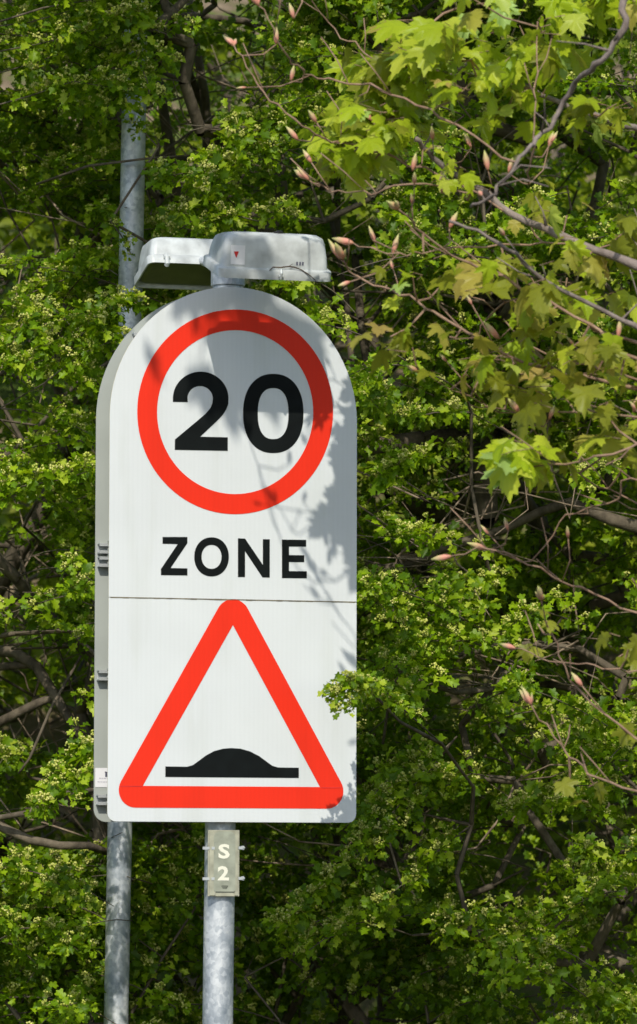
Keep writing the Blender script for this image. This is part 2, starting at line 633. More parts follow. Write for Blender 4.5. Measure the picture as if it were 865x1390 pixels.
def make_lamp(center, out, tilt, label):
    """center: world centre of the rim plane; out: +1 front, -1 rear"""
    M = SM @ Matrix.Rotation(-tilt * out, 3, 'X')
    if out < 0: pass

    def T(x, y, z): return center + M @ Vector((x, y * 1.0, z))
    rings = []
    L, Wd = .146, .083
    prof = [(.000, -.004, .018), (.000, 0, .018), (.022, 0, .018), (.025, -.003, .018), (.026, -.009, .018), (.05, -.012, .016), (.074, -.017, .018), (.085, -.023, .02), (.092, -.036, .024), (.094, -.056, .024)]
    V, F = [], []
    n = None
    for z, ins, r in prof:
        sh = 0 if z < .027 else (z - .026) * .55
        loop = rrect(L + ins * (1.0 if z < .08 else .9), Wd + ins, max(min(r, Wd + ins - .002), .004))
        n = len(loop)
        V += [T(x, y - sh * out * 0.25, z if z < .027 else .026 + (z - .026) * (1.06 + .30 * y * out / Wd)) for x, y in loop]
        rings.append(n)
    for i in range(len(prof) - 1):
        for k in range(n):
            k2 = (k + 1) % n
            F.append((i * n + k, i * n + k2, (i + 1) * n + k2, (i + 1) * n + k))
    F.append(tuple((len(prof) - 1) * n + k for k in range(n)))
    # inside wall of the rim
    base = len(V)
    for z, ins in ((0, -.004), (.014, -.010)):
        V += [T(x, y, z) for x, y in rrect(L + ins, Wd + ins, .014)]
    for k in range(n):
        k2 = (k + 1) % n
        F.append((base + k, base + n + k, base + n + k2, base + k2))
    me = mesh('lamp', V, F)
    o = link('lamp', me, M_house, sign, smooth=True)
    mm = o.modifiers.new('es', 'EDGE_SPLIT'); mm.split_angle = R(50)
    tag(o, label)
    # lens, slightly bowed
    V, F = [], []
    lp = rrect(L - .0105, Wd - .0105, .013)
    V += [T(x, y, .013) for x, y in lp] + [T(x * .93, y * .88, .006) for x, y in lp]
    F = [(k, n + k, n + (k + 1) % n, (k + 1) % n) for k in range(n)] + [tuple(n + k for k in range(n - 1, -1, -1))]
    link('lens', mesh('lens', V, F), M_lens, o)
    return o, T, M


lc_u, lc_v = inv(362, 370, .317)
fl_c = S(lc_u, lc_v, .317)
front_lamp, TF, MF = make_lamp(fl_c, 1, R(19), 'front sign lamp housing with a small white sticker and black knob')
rc_u, rc_v = inv(265, 376, -.305)
rl_c = S(rc_u, rc_v, -.305)
rear_lamp, TR, MR = make_lamp(rl_c, -1, R(17), 'rear sign lamp showing its dark underside')
# knob (photocell) on the front lamp
mb = MB()
kc = Vector((.014, .030, .100))
for (r0, r1, z0, z1) in ((.012, .012, 0, .004), (.0085, .0075, .004, .013)):
    mb.tube([TF(kc.x, kc.y, kc.z + z0), TF(kc.x, kc.y, kc.z + z1)], [r0, r1], 14)
mb.tube([TF(kc.x - .014, kc.y, kc.z + .005), TF(kc.x - .004, kc.y, kc.z + .009)], .004, 8)
mb.tube([TF(kc.x + .004, kc.y, kc.z + .006), TF(kc.x + .016, kc.y, kc.z + .003)], .0035, 8)
mb.build('knob', M_blackpl, front_lamp)
# sticker on the front lamp's outer face
mb = MB()


def face_pt(x, z, off):      # point on outer side wall
    zz = [.026, .05, .074, .085]; ins = [-.009, -.012, -.017, -.023]
    k = float(np.interp(z, zz, ins))
    sh = (z - .026) * .55 * .25
    return TF(x, .083 + k - sh + off, .026 + (z - .026) * 1.32)


def wall_quad(mb, x0, x1, z0, z1, off, mi=0, tri=False):
    a = [face_pt(x0, z0, off), face_pt(x1, z0, off), face_pt(x1, z1, off), face_pt(x0, z1, off)]
    if tri: a = [face_pt((x0 + x1) / 2, z0, off), face_pt(x1, z1, off), face_pt(x0, z1, off)]
    mb.add(a, [tuple(range(len(a)))], mi)


wall_quad(mb, -.116, -.080, .031, .066, .0015)
s1 = mb.build('sticker', M_stick, front_lamp)
mb = MB()
wall_quad(mb, -.109, -.096, .043, .055, .0025, 0, True)
mb.build('sticker_print', M_stickred, s1)
mb = MB()
for k, x in enumerate((.052, .060, .067)):
    wall_quad(mb, x, x + .0045, .034, .0405, .0012)
mb.build('marking', M_print, front_lamp)
for x in (.012,):
    mb = MB()
    mb.tube([TF(x, .083, .004), TF(x, .0875, .004), TF(x, .0885, .018), TF(x, .084, .026)], .0035, 8)
    mb.tube([TF(x - .006, .0865, .010), TF(x + .006, .0865, .010)], .003, 8)
    mb.build('catch', M_rail, front_lamp)
mb = MB()
mb.tube([TR(-.098, .083, .022), TR(-.098, .088, .012), TR(-.098, .086, -.003), TR(-.098, .080, -.006)], .0065, 10)
mb.tube([TR(-.106, .086, .016), TR(-.09, .086, .016)], .006, 8)
mb.build('catch', M_house, rear_lamp)
# bracket carrying both lamps
mb = MB()
tu = PV(pt_v)
for (w0, w1, v1_, u1_) in ((.02, .245, lc_v + .030, lc_u), (-.02, -.232, rc_v + .030, rc_u)):
    q0 = S(tu, pt_v + .022, w0); q1 = S(tu * .6 + u1_ * .4, v1_ + .004, w1)
    mb.tube([q0, q1], .013, 10)
mb.tube([S(tu, pt_v - .02, 0), S(tu, pt_v + .046, 0)], .043, 24)
mb.build('bracket', M_galv, sign, smooth=False, bevel=.002)

# ---------------------------------------------------------------- S2 label
wl = .052
lu0, lv0 = inv(282.4, 1217, wl); lu1, lv1 = inv(325.4, 1127, wl)
lab_e = empty('x', (0, 0, 0), None, None)
bpy.data.objects.remove(lab_e)
mb = MB()
uc = (lu0 + lu1) / 2; vc = (lv0 + lv1) / 2; du = lu1 - lu0; dv = lv1 - lv0
sbox(mb, uc, vc, wl - .004, du, dv, .006, 0)
sbox(mb, uc - .36 * du, vc, wl + .0005, du * .2, dv - .004, .003, 0)
sbox(mb, uc + .40 * du, vc, wl + .0005, du * .1, dv - .004, .003, 0)
plate = mb.build('number_plate', [M_acr], post, bevel=.001)
tag(plate, 'small yellowed plate with pale characters S 2')
fpts = round_rect(uc - .33 * du, uc + .36 * du, lv0 + .012, lv1 - .003, .004, .016)
decal('plate_face', fpts, wl + .0028, M_label, plate)
sm_pts = [(uc + (.02 + .10 * math.cos(a) * (1 + .25 * math.sin(3 * a))) * du, lv0 + .0235 + .006 * math.sin(a) * (1 + .3 * math.cos(2 * a))) for a in [2 * math.pi * k / 20 for k in range(20)]]
decal('grime_patch', sm_pts, wl + .0034, M_grime, plate)


def text_on(ch, cx, cy, hpx, wpx, w):
    cu = bpy.data.curves.new('t', 'FONT'); cu.body = ch; cu.offset = .035; cu.size = 1
    cu.resolution_u = 3
    to = bpy.data.objects.new('t', cu); C.objects.link(to)
    dg = bpy.context.evaluated_depsgraph_get(); dg.update()
    me = bpy.data.meshes.new_from_object(to.evaluated_get(dg))
    co = np.array([v.co[:] for v in me.vertices]); mn, mx = co.min(0), co.max(0)
    u0, v0 = inv(cx - wpx / 2, cy + hpx / 2, w); u1, v1 = inv(cx + wpx / 2, cy - hpx / 2, w)
    V = [S(u0 + (c[0] - mn[0]) / (mx[0] - mn[0]) * (u1 - u0), v0 + (c[1] - mn[1]) / (mx[1] - mn[1]) * (v1 - v0), w) for c in co]
    F = [tuple(p.vertices) for p in me.polygons]
    bpy.data.objects.remove(to)
    return link('character', mesh('character', V, F), M_cream, plate)


text_on('S', 304.3, 1155.8, 20, 15.6, wl + .0036)
text_on('2', 303.3, 1185.6, 19.6, 15.4, wl + .0036)
for py in (1151.5, 1193):
    v = inv(300, py, wl)[1]
    mb = MB()
    sbox(mb, lu0 - .004, v, wl - .001, .020, .007, .004)
    sbox(mb, lu0 + .012, v, wl + .0026, .008, .007, .002)
    sbox(mb, lu1 + .003, v + .001, wl - .001, .012, .007, .004)
    sbox(mb, lu1 + .010, v + .001, wl - .010, .007, .010, .010)
    mb.tube([S(lu1 + .002, v, wl - .012), S(lu1 + .016, v + .001, wl - .006)], .002, 8)
    mb.tube([S(lu1 + .012, v + .002, wl - .014), S(lu1 + .012, v + .002, wl - .002)], .0025, 8)
    sbox(mb, uc, v, wl - .0078, du + .014, .007, .0016)
    for k in range(14):   # strap behind the post
        a0, a1 = math.pi * (1 + k / 14), math.pi * (1 + (k + 1) / 14)
        Q = []
        for r_ in (.0390, .0402):
            for a in (a0, a1):
                for d_ in (-.0035, .0035):
                    Q.append(S(PV(v) + r_ * math.cos(a), v + d_, r_ * math.sin(a)))
        mb.add(Q, [(0, 1, 3, 2), (4, 6, 7, 5), (0, 4, 5, 1), (2, 3, 7, 6)])
    mb.build('strap', M_rail, plate)

# twig caught on the lamp
mb = MB()
a_ = inv(366, 367, .41); b_ = inv(372, 362, .41)
tw = [(366, 367), (371, 362.5), (381, 363), (392, 361.5), (400, 362.5), (410, 366.5), (420, 373), (428, 380), (431, 386)]
mb.tube([S(*inv(x, y, .404), .404) for x, y in tw], [.0012, .0016, .0017, .0016, .0016, .0014, .0012, .001, .0006], 6)
mb.tube([S(*inv(392, 361.5, .404), .404), S(*inv(398, 358, .404), .404)], [.001, .0005], 5)
twg = mb.build('twig', M_twig)
tag(twg, 'thin brown twig caught across the rim of the front sign lamp', 'twig')

# ---------------------------------------------------------------- lamp column behind
YC = 1.45
cb = P(159.5, 1290, YC); ct = P(182, 140, YC)
dr = (ct - cb) / (ct.z - cb.z)
colrad = .0345
COL = lambda z: cb + dr * (z - cb.z)
column = empty('lamp_column', COL(0), 'slim grey steel column rising behind the sign into the hawthorn', 'lamp column')
mb = MB()
mb.tube([COL(z) for z in (-.2, .35)], .055, 32)
mb.build('base', M_galv, column)
mb = MB()
mb.tube([COL(z) for z in (.34, 1, 2, 3, 4, 5, 6.2)], colrad, 32)
mb.build('shaft', M_galv, column, smooth=True)
mb = MB()
top = COL(6.2)
mb.tube([top, top + Vector((0, -.15, .25)), top + Vector((0, -.5, .38)), top + Vector((0, -.9, .42))], .024, 16)
mb.build('arm', M_galv, column, smooth=True)
mb = MB()
lc = top + Vector((0, -1.15, .42))
V, F = [], []
for z, sx, sy in ((-.06, .02, .10), (-.05, .08, .22), (-.01, .11, .28), (.03, .10, .26), (.06, .05, .16), (.065, .01, .05)):
    V += [lc + Vector((x, y, z)) for x, y in rrect(sx, sy, sx * .8)]
n = 28
for i in range(5):
    for k in range(n): F.append((i * n + k, i * n + (k + 1) % n, (i + 1) * n + (k + 1) % n, (i + 1) * n + k))
F += [tuple(range(n - 1, -1, -1)), tuple(5 * n + k for k in range(n))]
mb.add(V, F)
mb.build('lamp_head', M_house, column, smooth=True)


# ---------------------------------------------------------------- foliage kit
def fan_leaf(side, mid, fold, droop, extra=None):
    """side: outline on +x from base to tip; returns V,T of both halves"""
    V = [(0, side[0][1], 0), (0, mid, 0), (0, side[-1][1], 0)]
    T = []
    rs = side[1:-1]
    r0 = len(V); V += [(x, y, 0) for x, y in rs]
    l0 = len(V); V += [(-x, y, 0) for x, y in rs]
    k = len(rs)
    seq = [0] + list(range(r0, r0 + k)) + [2]
    for i in range(len(seq) - 1): T.append((1, seq[i], seq[i + 1]))
    seq = [0] + list(range(l0, l0 + k)) + [2]
    for i in range(len(seq) - 1): T.append((1, seq[i + 1], seq[i]))
    V = np.array(V, dtype=float)
    V[:, 2] = fold * np.abs(V[:, 0]) - droop * V[:, 1] ** 2
    return V, np.array(T)


LEAF_HI = fan_leaf([(0, 0), (.06, .30), (.24, .40), (.25, .53), (.16, .60), (.32, .76), (.28, .88), (.12, .86), (0, 1)], .52, .5, .35)
LEAF_LO = fan_leaf([(0, 0), (.27, .52), (.27, .84), (0, 1)], .5, .5, .35)


def euler_m(ax, ay, az): return np.array(Euler((ax, ay, az)).to_matrix())


def place(V, M, t, s): return (V * s) @ M.T + t


OCT_V = np.array([(1, 0, 0), (-1, 0, 0), (0, 1, 0), (0, -1, 0), (0, 0, 1), (0, 0, -1)], dtype=float)
OCT_T = np.array([(0, 2, 4), (2, 1, 4), (1, 3, 4), (3, 0, 4), (2, 0, 5), (1, 2, 5), (3, 1, 5), (0, 3, 5)])


def make_rosette(leaf, nl, buds, seed, size=.034):
    rnd = random.Random(seed)
    Vs, Ts, Ms = [], [], []
    k = 0

    def put(V, T, mi):
        nonlocal k
        Vs.append(V); Ts.append(T + k); Ms.append(np.full(len(T), mi)); k += len(V)
    LV, LT = leaf
    for i in range(nl):
        az = 2 * math.pi * i / nl + rnd.uniform(-.5, .5)
        pol = R(rnd.uniform(35, 125))
        s = size * rnd.uniform(.65, 1.2)
        # leaf grows along +y; tip it down from +z by pol, spin az
        M = euler_m(0, 0, az) @ euler_m(math.pi / 2 - pol, 0, 0) @ euler_m(0, rnd.uniform(-.9, .9), 0)
        base = M @ np.array((0, rnd.uniform(.004, .014), 0)) + np.array((0, 0, rnd.uniform(-.012, .006)))
        V = place(LV * np.array((1, 1, rnd.uniform(.4, 1.6))), M, base, s)
        put(V, LT, 0)
    if buds:
        nb = rnd.randint(12, 18)
        for i in range(nb):
            a = rnd.uniform(0, 6.28); rr = .016 * math.sqrt(rnd.random())
            h = .030 - rr * .5 + rnd.uniform(-.004, .004)
            c = np.array((rr * math.cos(a), rr * math.sin(a), h))
            put(OCT_V * rnd.uniform(.0028, .0048) + c, OCT_T, 1)
            p0 = np.array((0, 0, .004)); w = np.array((.0008, .0005, 0))
            put(np.array([p0 - w, p0 + w, c]), np.array([(0, 1, 2)]), 1)
    return np.vstack(Vs), np.vstack(Ts), np.concatenate(Ms)


ROS_B = [make_rosette(LEAF_HI, 10, True, 100 + i, .036) for i in range(7)]
ROS_H = [make_rosette(LEAF_HI, 9, False, 200 + i, .037) for i in range(6)]
ROS_L = [make_rosette(LEAF_LO, 8, False, 300 + i, .046) for i in range(5)]
ROS_X = [make_rosette(LEAF_LO, 6, False, 400 + i, .070) for i in range(4)]


def batch(templates, pos, up, scale):
    """place templates at many points, up = direction of local z; arrays"""
    n = len(pos)
    if n == 0: return None
    up = up / np.linalg.norm(up, axis=1, keepdims=True)
    ref = rng.normal(size=(n, 3))
    a = np.cross(ref, up); a /= np.linalg.norm(a, axis=1, keepdims=True)
    b = np.cross(up, a)
    M = np.stack([a, b, up], axis=2)
    which = rng.integers(0, len(templates), n)
    Vs, Ts, Ms = [], [], []
    off = 0
    for k, (V, T, mi) in enumerate(templates):
        idx = np.where(which == k)[0]
        if len(idx) == 0: continue
        VV = np.einsum('nij,vj->nvi', M[idx], V) * (scale[idx] * .94)[:, None, None] + pos[idx][:, None, :]
        TT = T[None] + (np.arange(len(idx)) * len(V))[:, None, None] + off
        Vs.append(VV.reshape(-1, 3)); Ts.append(TT.reshape(-1, 3)); Ms.append(np.tile(mi, len(idx)))
        off += len(idx) * len(V)
    return np.vstack(Vs), np.vstack(Ts), np.concatenate(Ms)


def merge(parts):
    parts = [p for p in parts if p is not None]
    off = 0; Vs, Ts, Ms = [], [], []
    for V, T, M in parts:
        Vs.append(V); Ts.append(T + off); Ms.append(M); off += len(V)
    return np.vstack(Vs), np.vstack(Ts), np.concatenate(Ms)


def bezier(p0, p1, p2, n):
    out = []
    for i in range(n + 1):
        t = i / n
        out.append(p0 * (1 - t) ** 2 + p1 * 2 * t * (1 - t) + p2 * t * t)
    return out


def to_px(p):
    """photo pixel of a world point (only to know how fine a leaf must be)"""
    q = cam_rot.transposed() @ (Vector(p) - CAM)
    return 432.5 + q.x / -q.z * FPX, 695 - q.y / -q.z * FPX


# openings in the hedge where the photo looks deep into it: centre, radius, depth reached
HOLES = []


def hole(px, py, rpx_x, rpx_y, y_max, Yc=1.8):
    c = P(px, py, Yc); k = (12 + Yc) / FPX
    HOLES.append((c.x, c.z, rpx_x * k, rpx_y * k, y_max))


hole(270, 90, 95, 75, 3.0)
hole(250, 190, 60, 60, 2.6)
hole(50, 940, 85, 75, 2.8)
hole(90, 1100, 90, 60, 2.3)
hole(40, 770, 60, 60, 2.8)
hole(95, 1010, 40, 40, 2.6)
hole(540, 750, 75, 38, 2.2)
hole(690, 690, 90, 40, 2.2)
hole(520, 480, 50, 60, 2.8)
hole(640, 930, 40, 30, 2.3)
hole(760, 900, 50, 40, 2.3)
hole(60, 330, 60, 40, 2.2)
hole(740, 240, 120, 70, 2.6)
hole(350, 1180, 80, 70, 2.0)
hole(520, 1150, 70, 30, 2.1)
hole(700, 1160, 60, 40, 2.1)
hole(480, 400, 40, 60, 2.4)
hole(15, 560, 30, 50, 2.2)


def allowed(x, y, z):
    for hx, hz, rx, rz, ym in HOLES:
        if y < ym and ((x - hx) / rx) ** 2 + ((z - hz) / rz) ** 2 < 1: return False
    # clearance round the lamp column (it is bare for most of its height)
    c = COL(z)
    if y < YC + .06 and abs(x - c.x - (y - YC) * -.035) < .075 and z < P(170, 150, YC).z: return False
    # clearance round the sign
    if y < .75 and -.75 < x < .35: return False
    return True


def clump(x, y, z, s, f=1.0):
    return noise.noise(Vector((x * f + s, y * f * .8, z * f * 1.3)))


def hawthorn(name, label, base, box, n_spr, seed, mat_list, group, density_bias=0, front_y=1.0, lod='near', stems=3, extra_sprays=(), extra_limbs=(), bend=.25, overhang=0, bare=0):
    rnd = random.Random(seed)
    root = empty(name, base, label, 'tree', group)
    (x0, x1), (y0, y1), (z0, z1) = box
    sprays = []
    tries = 0
    while len(sprays) < n_spr and tries < n_spr * 40:
        tries += 1
        x = rnd.uniform(x0, x1); z = rnd.uniform(z0, z1)
        yy = rnd.random() ** 1.5
        bump_ = .45 * clump(x, 0, z, 3.3, 1.3) + .2 * clump(x, 0, z, 8.1, 3.1)
        y = y0 + bump_ + yy * (y1 - y0)
        if overhang and z > 4.30: y -= overhang * min(1, (z - 4.30) / .4)  # unseen top sprays pulled forward to shade the hedge below
        # crown narrows towards the top and at its sides
        fx = (x - (x0 + x1) / 2) / ((x1 - x0) / 2); fz = (z - z0) / (z1 - z0)
        if abs(fx) > 1.05 - .55 * max(0, fz - .6) / .4 * 1.0 + .15 * clump(x, y, z, 1.1, 2): continue
        if clump(x, y, z, seed * 1.7, 2.1) < -.12 - density_bias: continue
        if lod == 'near' and not allowed(x, y, z): continue
        sprays.append(Vector((x, y, z)))
    paths = []
    for p in sprays:
        L = rnd.uniform(.3, .62)
        ang = rnd.uniform(-1.15, 1.15)
        d = Vector((math.sin(ang), -math.cos(ang) * (1 if lod != 'far' else rnd.choice((1, 1, -1))), rnd.uniform(-.25, .45))).normalized()
        s0 = p - d * L * .6
        mid = p + Vector((0, 0, .06))
        end = p + d * L * .5 + Vector((0, 0, -rnd.uniform(0, .10)))
        paths.append((s0, bezier(s0, mid, end, 7), 0))
    for spx in extra_sprays:
        pts, dens = spx
        pts = [Vector(q) for q in pts]
        fine = []
        for i in range(len(pts) - 1):
            for t in (0, .33, .66): fine.append(pts[i].lerp(pts[i + 1], t))
        fine.append(pts[-1])
        paths.append((fine[0], fine, dens))
    # skeleton: each spray start joins the nearest branch node nearer the stem
    nodes = []; par = []; cnt = []
    stem_tops = []
    bz = Vector(base)
    for s_ in range(stems):
        b = bz + Vector((rnd.uniform(-.15, .15), rnd.uniform(-.1, .1), 0))
        tgt = Vector((x0 + (x1 - x0) * (s_ + .5) / stems, y0 * .35 + y1 * .65, z0 * .3 + z1 * .7))
        prev = -1
        nseg = 12
        for i in range(nseg + 1):
            t = i / nseg
            q = b.lerp(tgt, t)
            q.x = b.x + (tgt.x - b.x) * t ** 1.5 + .09 * math.sin(t * 11 + s_ * 2 + seed) + rnd.gauss(0, .03)
            q.y += .05 * math.cos(t * 7 + s_ * 2)
            nodes.append(q); par.append(prev); prev = len(nodes) - 1
    arr = [tuple(q) for q in nodes]
    order = sorted(range(len(paths)), key=lambda i: (paths[i][0] - bz).length)
    A_ = np.zeros((len(nodes) + len(paths) * 6 + 10, 3)); A_[:len(nodes)] = arr
    nn = len(nodes)
    tips = []
    for i in order:
        s0 = paths[i][0]
        d = np.linalg.norm(A_[:nn] - np.array(s0), axis=1) + .25 * np.maximum(0, A_[:nn, 2] - s0.z) * 2
        j = int(d.argmin())
        a = nodes[j]; dist = (s0 - a).length
        ks = max(1, min(4, int(dist / .13)))
        prev = j
        off = Vector((rnd.uniform(-1, 1), rnd.uniform(-1, 1), rnd.uniform(-.2, 1))) * dist * bend
        for k in range(1, ks + 1):
            t = k / ks
            q = a.lerp(s0, t) + off * (t * (1 - t)) * 2 + Vector((rnd.uniform(-1, 1), rnd.uniform(-1, 1), rnd.uniform(-1, 1))) * (.018 if k < ks else 0)
            nodes.append(q); par.append(prev); A_[nn] = q; nn += 1; prev = nn - 1
        tips.append(prev)
    cnt = [0] * nn
    for t in tips:
        k = t
        while k >= 0:
            cnt[k] += 1; k = par[k]
    mbt = MB()
    for k in range(nn):
        if par[k] < 0 or cnt[k] == 0: continue
        r0 = min(.038, .0030 * cnt[par[k]] ** .52 + .0005); r1 = min(.038, .0030 * cnt[k] ** .52 + .0005)
        r0 = min(r0, r1 * 1.6)
        mbt.tube([nodes[par[k]], nodes[k]], [r0, r1], 6 if r1 > .008 else 4, 0, False)
    for pts, rads in extra_limbs:
        mbt.tube(pts, rads, 10, 0)
    # thin bare twigs crossing the openings
    for k in range(bare):
        q = nodes[rnd.randrange(nn)].copy()
        hx = rnd.choice(HOLES)
        if rnd.random() < .3 and bare >= 200: hx = HOLES[13]
        if rnd.random() < .75 and x0 < hx[0] < x1 and z0 < hx[1] < z1:
            q = Vector((hx[0] + rnd.uniform(-1.2, 1.2) * hx[2], hx[4] - rnd.uniform(0, .7), hx[1] + rnd.uniform(-1.2, 1.2) * hx[3]))
            if q.y < YC + .1 and abs(q.x - COL(q.z).x) < .3: q.y = YC + .25
            if hx is HOLES[13]: q.y = rnd.uniform(1.15, 1.8)
            q.y = max(q.y, y0 - .1)
        a = nodes[min(range(0, nn, 3), key=lambda i: (nodes[i] - q).length)]
        d = Vector((rnd.uniform(-1, 1), rnd.uniform(-.2, .2), rnd.uniform(-.5, .8))).normalized() * rnd.uniform(.15, .4)
        e1 = q + d
        m1 = q + d * .5 + Vector((rnd.gauss(0, .02), rnd.gauss(0, .02), rnd.gauss(0, .02)))
        r_ = rnd.uniform(.0014, .0034)
        mbt.tube([a, a.lerp(q, .5) + Vector((rnd.gauss(0, .02), 0, rnd.gauss(0, .02))), q, m1, e1], [r_ * 1.5, r_ * 1.3, r_ * 1.1, r_, r_ * .6], 4, 1, False)
    # rosettes
    PB, PH, PL = [], [], []
    for s0, pth, dens in paths:
        c = pth[len(pth) // 2]
        px, py = to_px(c)
        inview = -90 < px < 955 and -90 < py < 1480
        if inview or lod != 'near':
            mbt.tube(pth, [.0026 * (1 - .6 * i / len(pth)) for i in range(len(pth))], 4, 0, False)
        ln = sum((pth[i + 1] - pth[i]).length for i in range(len(pth) - 1))
        step = (.034 if not dens else .024 / dens) if inview else .075
        if lod == 'far': step = .075
        n = max(4, int(ln / step))
        for k in range(n):
            t = (.12 if not dens else .2) + .88 * (k + rnd.random()) / n
            t = min(t, .999) * (len(pth) - 1)
            i = int(t)
            q = pth[i].lerp(pth[i + 1], t - i)
            spread = (.045 if not dens or dens >= .7 else .016) * (1.1 - .6 * t / len(pth))
            o_ = Vector((rnd.gauss(0, spread), rnd.gauss(0, spread), abs(rnd.gauss(0, spread * .6)) - .008))
            q = q + o_
            dirn = (pth[-1] - pth[0]).normalized() * .35 + Vector((rnd.uniform(-.55, .55), rnd.uniform(-.75, .25), rnd.uniform(.45, 1.1)))
            rec = (q, dirn, rnd.uniform(.62, 1.28) * (.72 if dens and dens < .65 else 1))
            if lod == 'near' and not dens and not allowed(q.x, q.y, q.z): continue
            if lod == 'near' and inview and q.y < y0 + .95: (PB if (dens or rnd.random() < .62) else PH).append(rec)
            elif inview and lod == 'near': PH.append(rec)
            else: PL.append(rec)
    def arrs(L_):
        if not L_: return np.zeros((0, 3)), np.zeros((0, 3)), np.zeros(0)
        return np.array([tuple(a[0]) for a in L_]), np.array([tuple(a[1]) for a in L_]), np.array([a[2] for a in L_])
    lowt = ROS_X if lod == 'far' else ROS_L
    sc = 1.0 if lod == 'far' else 1.25
    parts = [batch(ROS_B, *arrs(PB)), batch(ROS_H, *arrs(PH))]
    a, b, s = arrs(PL); parts.append(batch(lowt, a, b, s * sc))
    V, T, M = merge(parts)
    print(name, 'rosettes', len(PB), len(PH), len(PL), 'tris', len(T))
    o = link('crown', tri_mesh('crown', V, T, M), mat_list, root)
    t = mbt.build('trunk', [M_bark, M_suntwig], root, smooth=True)
    return root


def PX(pts, Y):
    if isinstance(Y, (int, float)): Y = [Y] * len(pts)
    return [P(x, y, q) for (x, y), q in zip(pts, Y)]


HG = 'hawthorns of the roadside hedge'
# lit sprays seen on the left of the sign
left_sprays = [
    (PX([(-60, 520), (10, 505), (70, 485), (130, 440), (185, 410)], [1.3, 1.1, 1.0, .95, .9]), 1.1),
    (PX([(-30, 500), (40, 475), (100, 450), (160, 410)], [1.2, 1.05, 1.0, .95]), 1.0),
    (PX([(-10, 560), (60, 520), (110, 480), (170, 455)], [1.2, 1.0, .95, .9]), 1.1),
    (PX([(-20, 470), (30, 455), (60, 440), (100, 430)], 1.1), .8),
    (PX([(180, 900), (135, 990), (105, 1040), (70, 1090)], [.9, .75, .7, .62]), 1.2),
    (PX([(170, 1000), (120, 1030), (85, 1070), (60, 1105)], [.9, .75, .7, .62]), 1.1),
    (PX([(160, 880), (140, 920), (128, 950)], .9), .8),
    (PX([(-40, 640), (30, 610), (80, 600)], 1.1), .8),
    (PX([(-40, 40), (40, 30), (110, 10)], 1.3), .9),
    (PX([(-40, 110), (30, 90), (90, 70)], 1.3), .8),
    (PX([(-30, 75), (50, 60), (130, 40), (180, 20)], [1.3, 1.2, 1.1, 1.1]), 1.1),
    (PX([(-30, 150), (40, 130), (100, 110), (160, 120)], [1.3, 1.2, 1.1, 1.1]), 1.1),
    (PX([(60, 10), (120, 0), (180, -10)], 1.15), 1.0),
    (PX([(-30, 700), (30, 660), (90, 650), (118, 640)], [1.3, 1.1, 1.05, 1.0]), 1.1),
    (PX([(-30, 1220), (30, 1180), (70, 1190), (100, 1220)], [1.3, 1.1, 1.05, 1.0]), 1.1),
    (PX([(-30, 1290), (30, 1260), (70, 1260), (105, 1290)], [1.3, 1.1, 1.05, 1.0]), 1.1),
]
left_limbs = [
    (PX([(-60, 880), (20, 885), (50, 905), (75, 945), (110, 1000), (150, 1060)], [1.9, 1.75, 1.7, 1.65, 1.6, 1.75]), [.017, .017, .016, .015, .012, .010]),
    (PX([(-60, 1000), (0, 980), (50, 955), (75, 945)], [1.8, 1.7, 1.67, 1.65]), [.014, .014, .013, .010]),
    (PX([(-60, 925), (0, 905), (45, 902)], [1.9, 1.8, 1.72]), [.012, .012, .011]),
    (PX([(-60, 1100), (0, 1110), (40, 1103), (70, 1080), (110, 1075), (150, 1070)], [1.45, 1.35, 1.3, 1.3, 1.35, 1.55]), [.008, .008, .008, .009, .008, .005]),
    (PX([(-60, 1100), (0, 1122), (40, 1140), (80, 1148), (120, 1148), (170, 1165)], [1.5, 1.4, 1.38, 1.38, 1.45, 1.62]), [.014, .014, .013, .012, .011, .010]),
    (PX([(110, 890), (70, 960), (40, 1030), (25, 1050)], [1.55, 1.5, 1.5, 1.5]), [.004, .0045, .004, .003]),
    (PX([(60, 720), (30, 770), (25, 810), (0, 830), (-40, 860)], 2.4), [.006, .008, .010, .011, .012]),
    (PX([(-60, 740), (0, 738), (60, 745)], [2.8, 2.7, 2.7]), [.014, .013, .010]),
]
hawthorn('hawthorn_tree', 'hawthorn left of the sign, its lit sprays of buds above bare tan branches', (-1.3, 2.9, 0),
         ((-2.6, -.30), (1.25, 3.3), (.5, 5.3)), 860, 1, [M_haw, M_hbud], HG, extra_sprays=left_sprays, extra_limbs=left_limbs, bare=110)
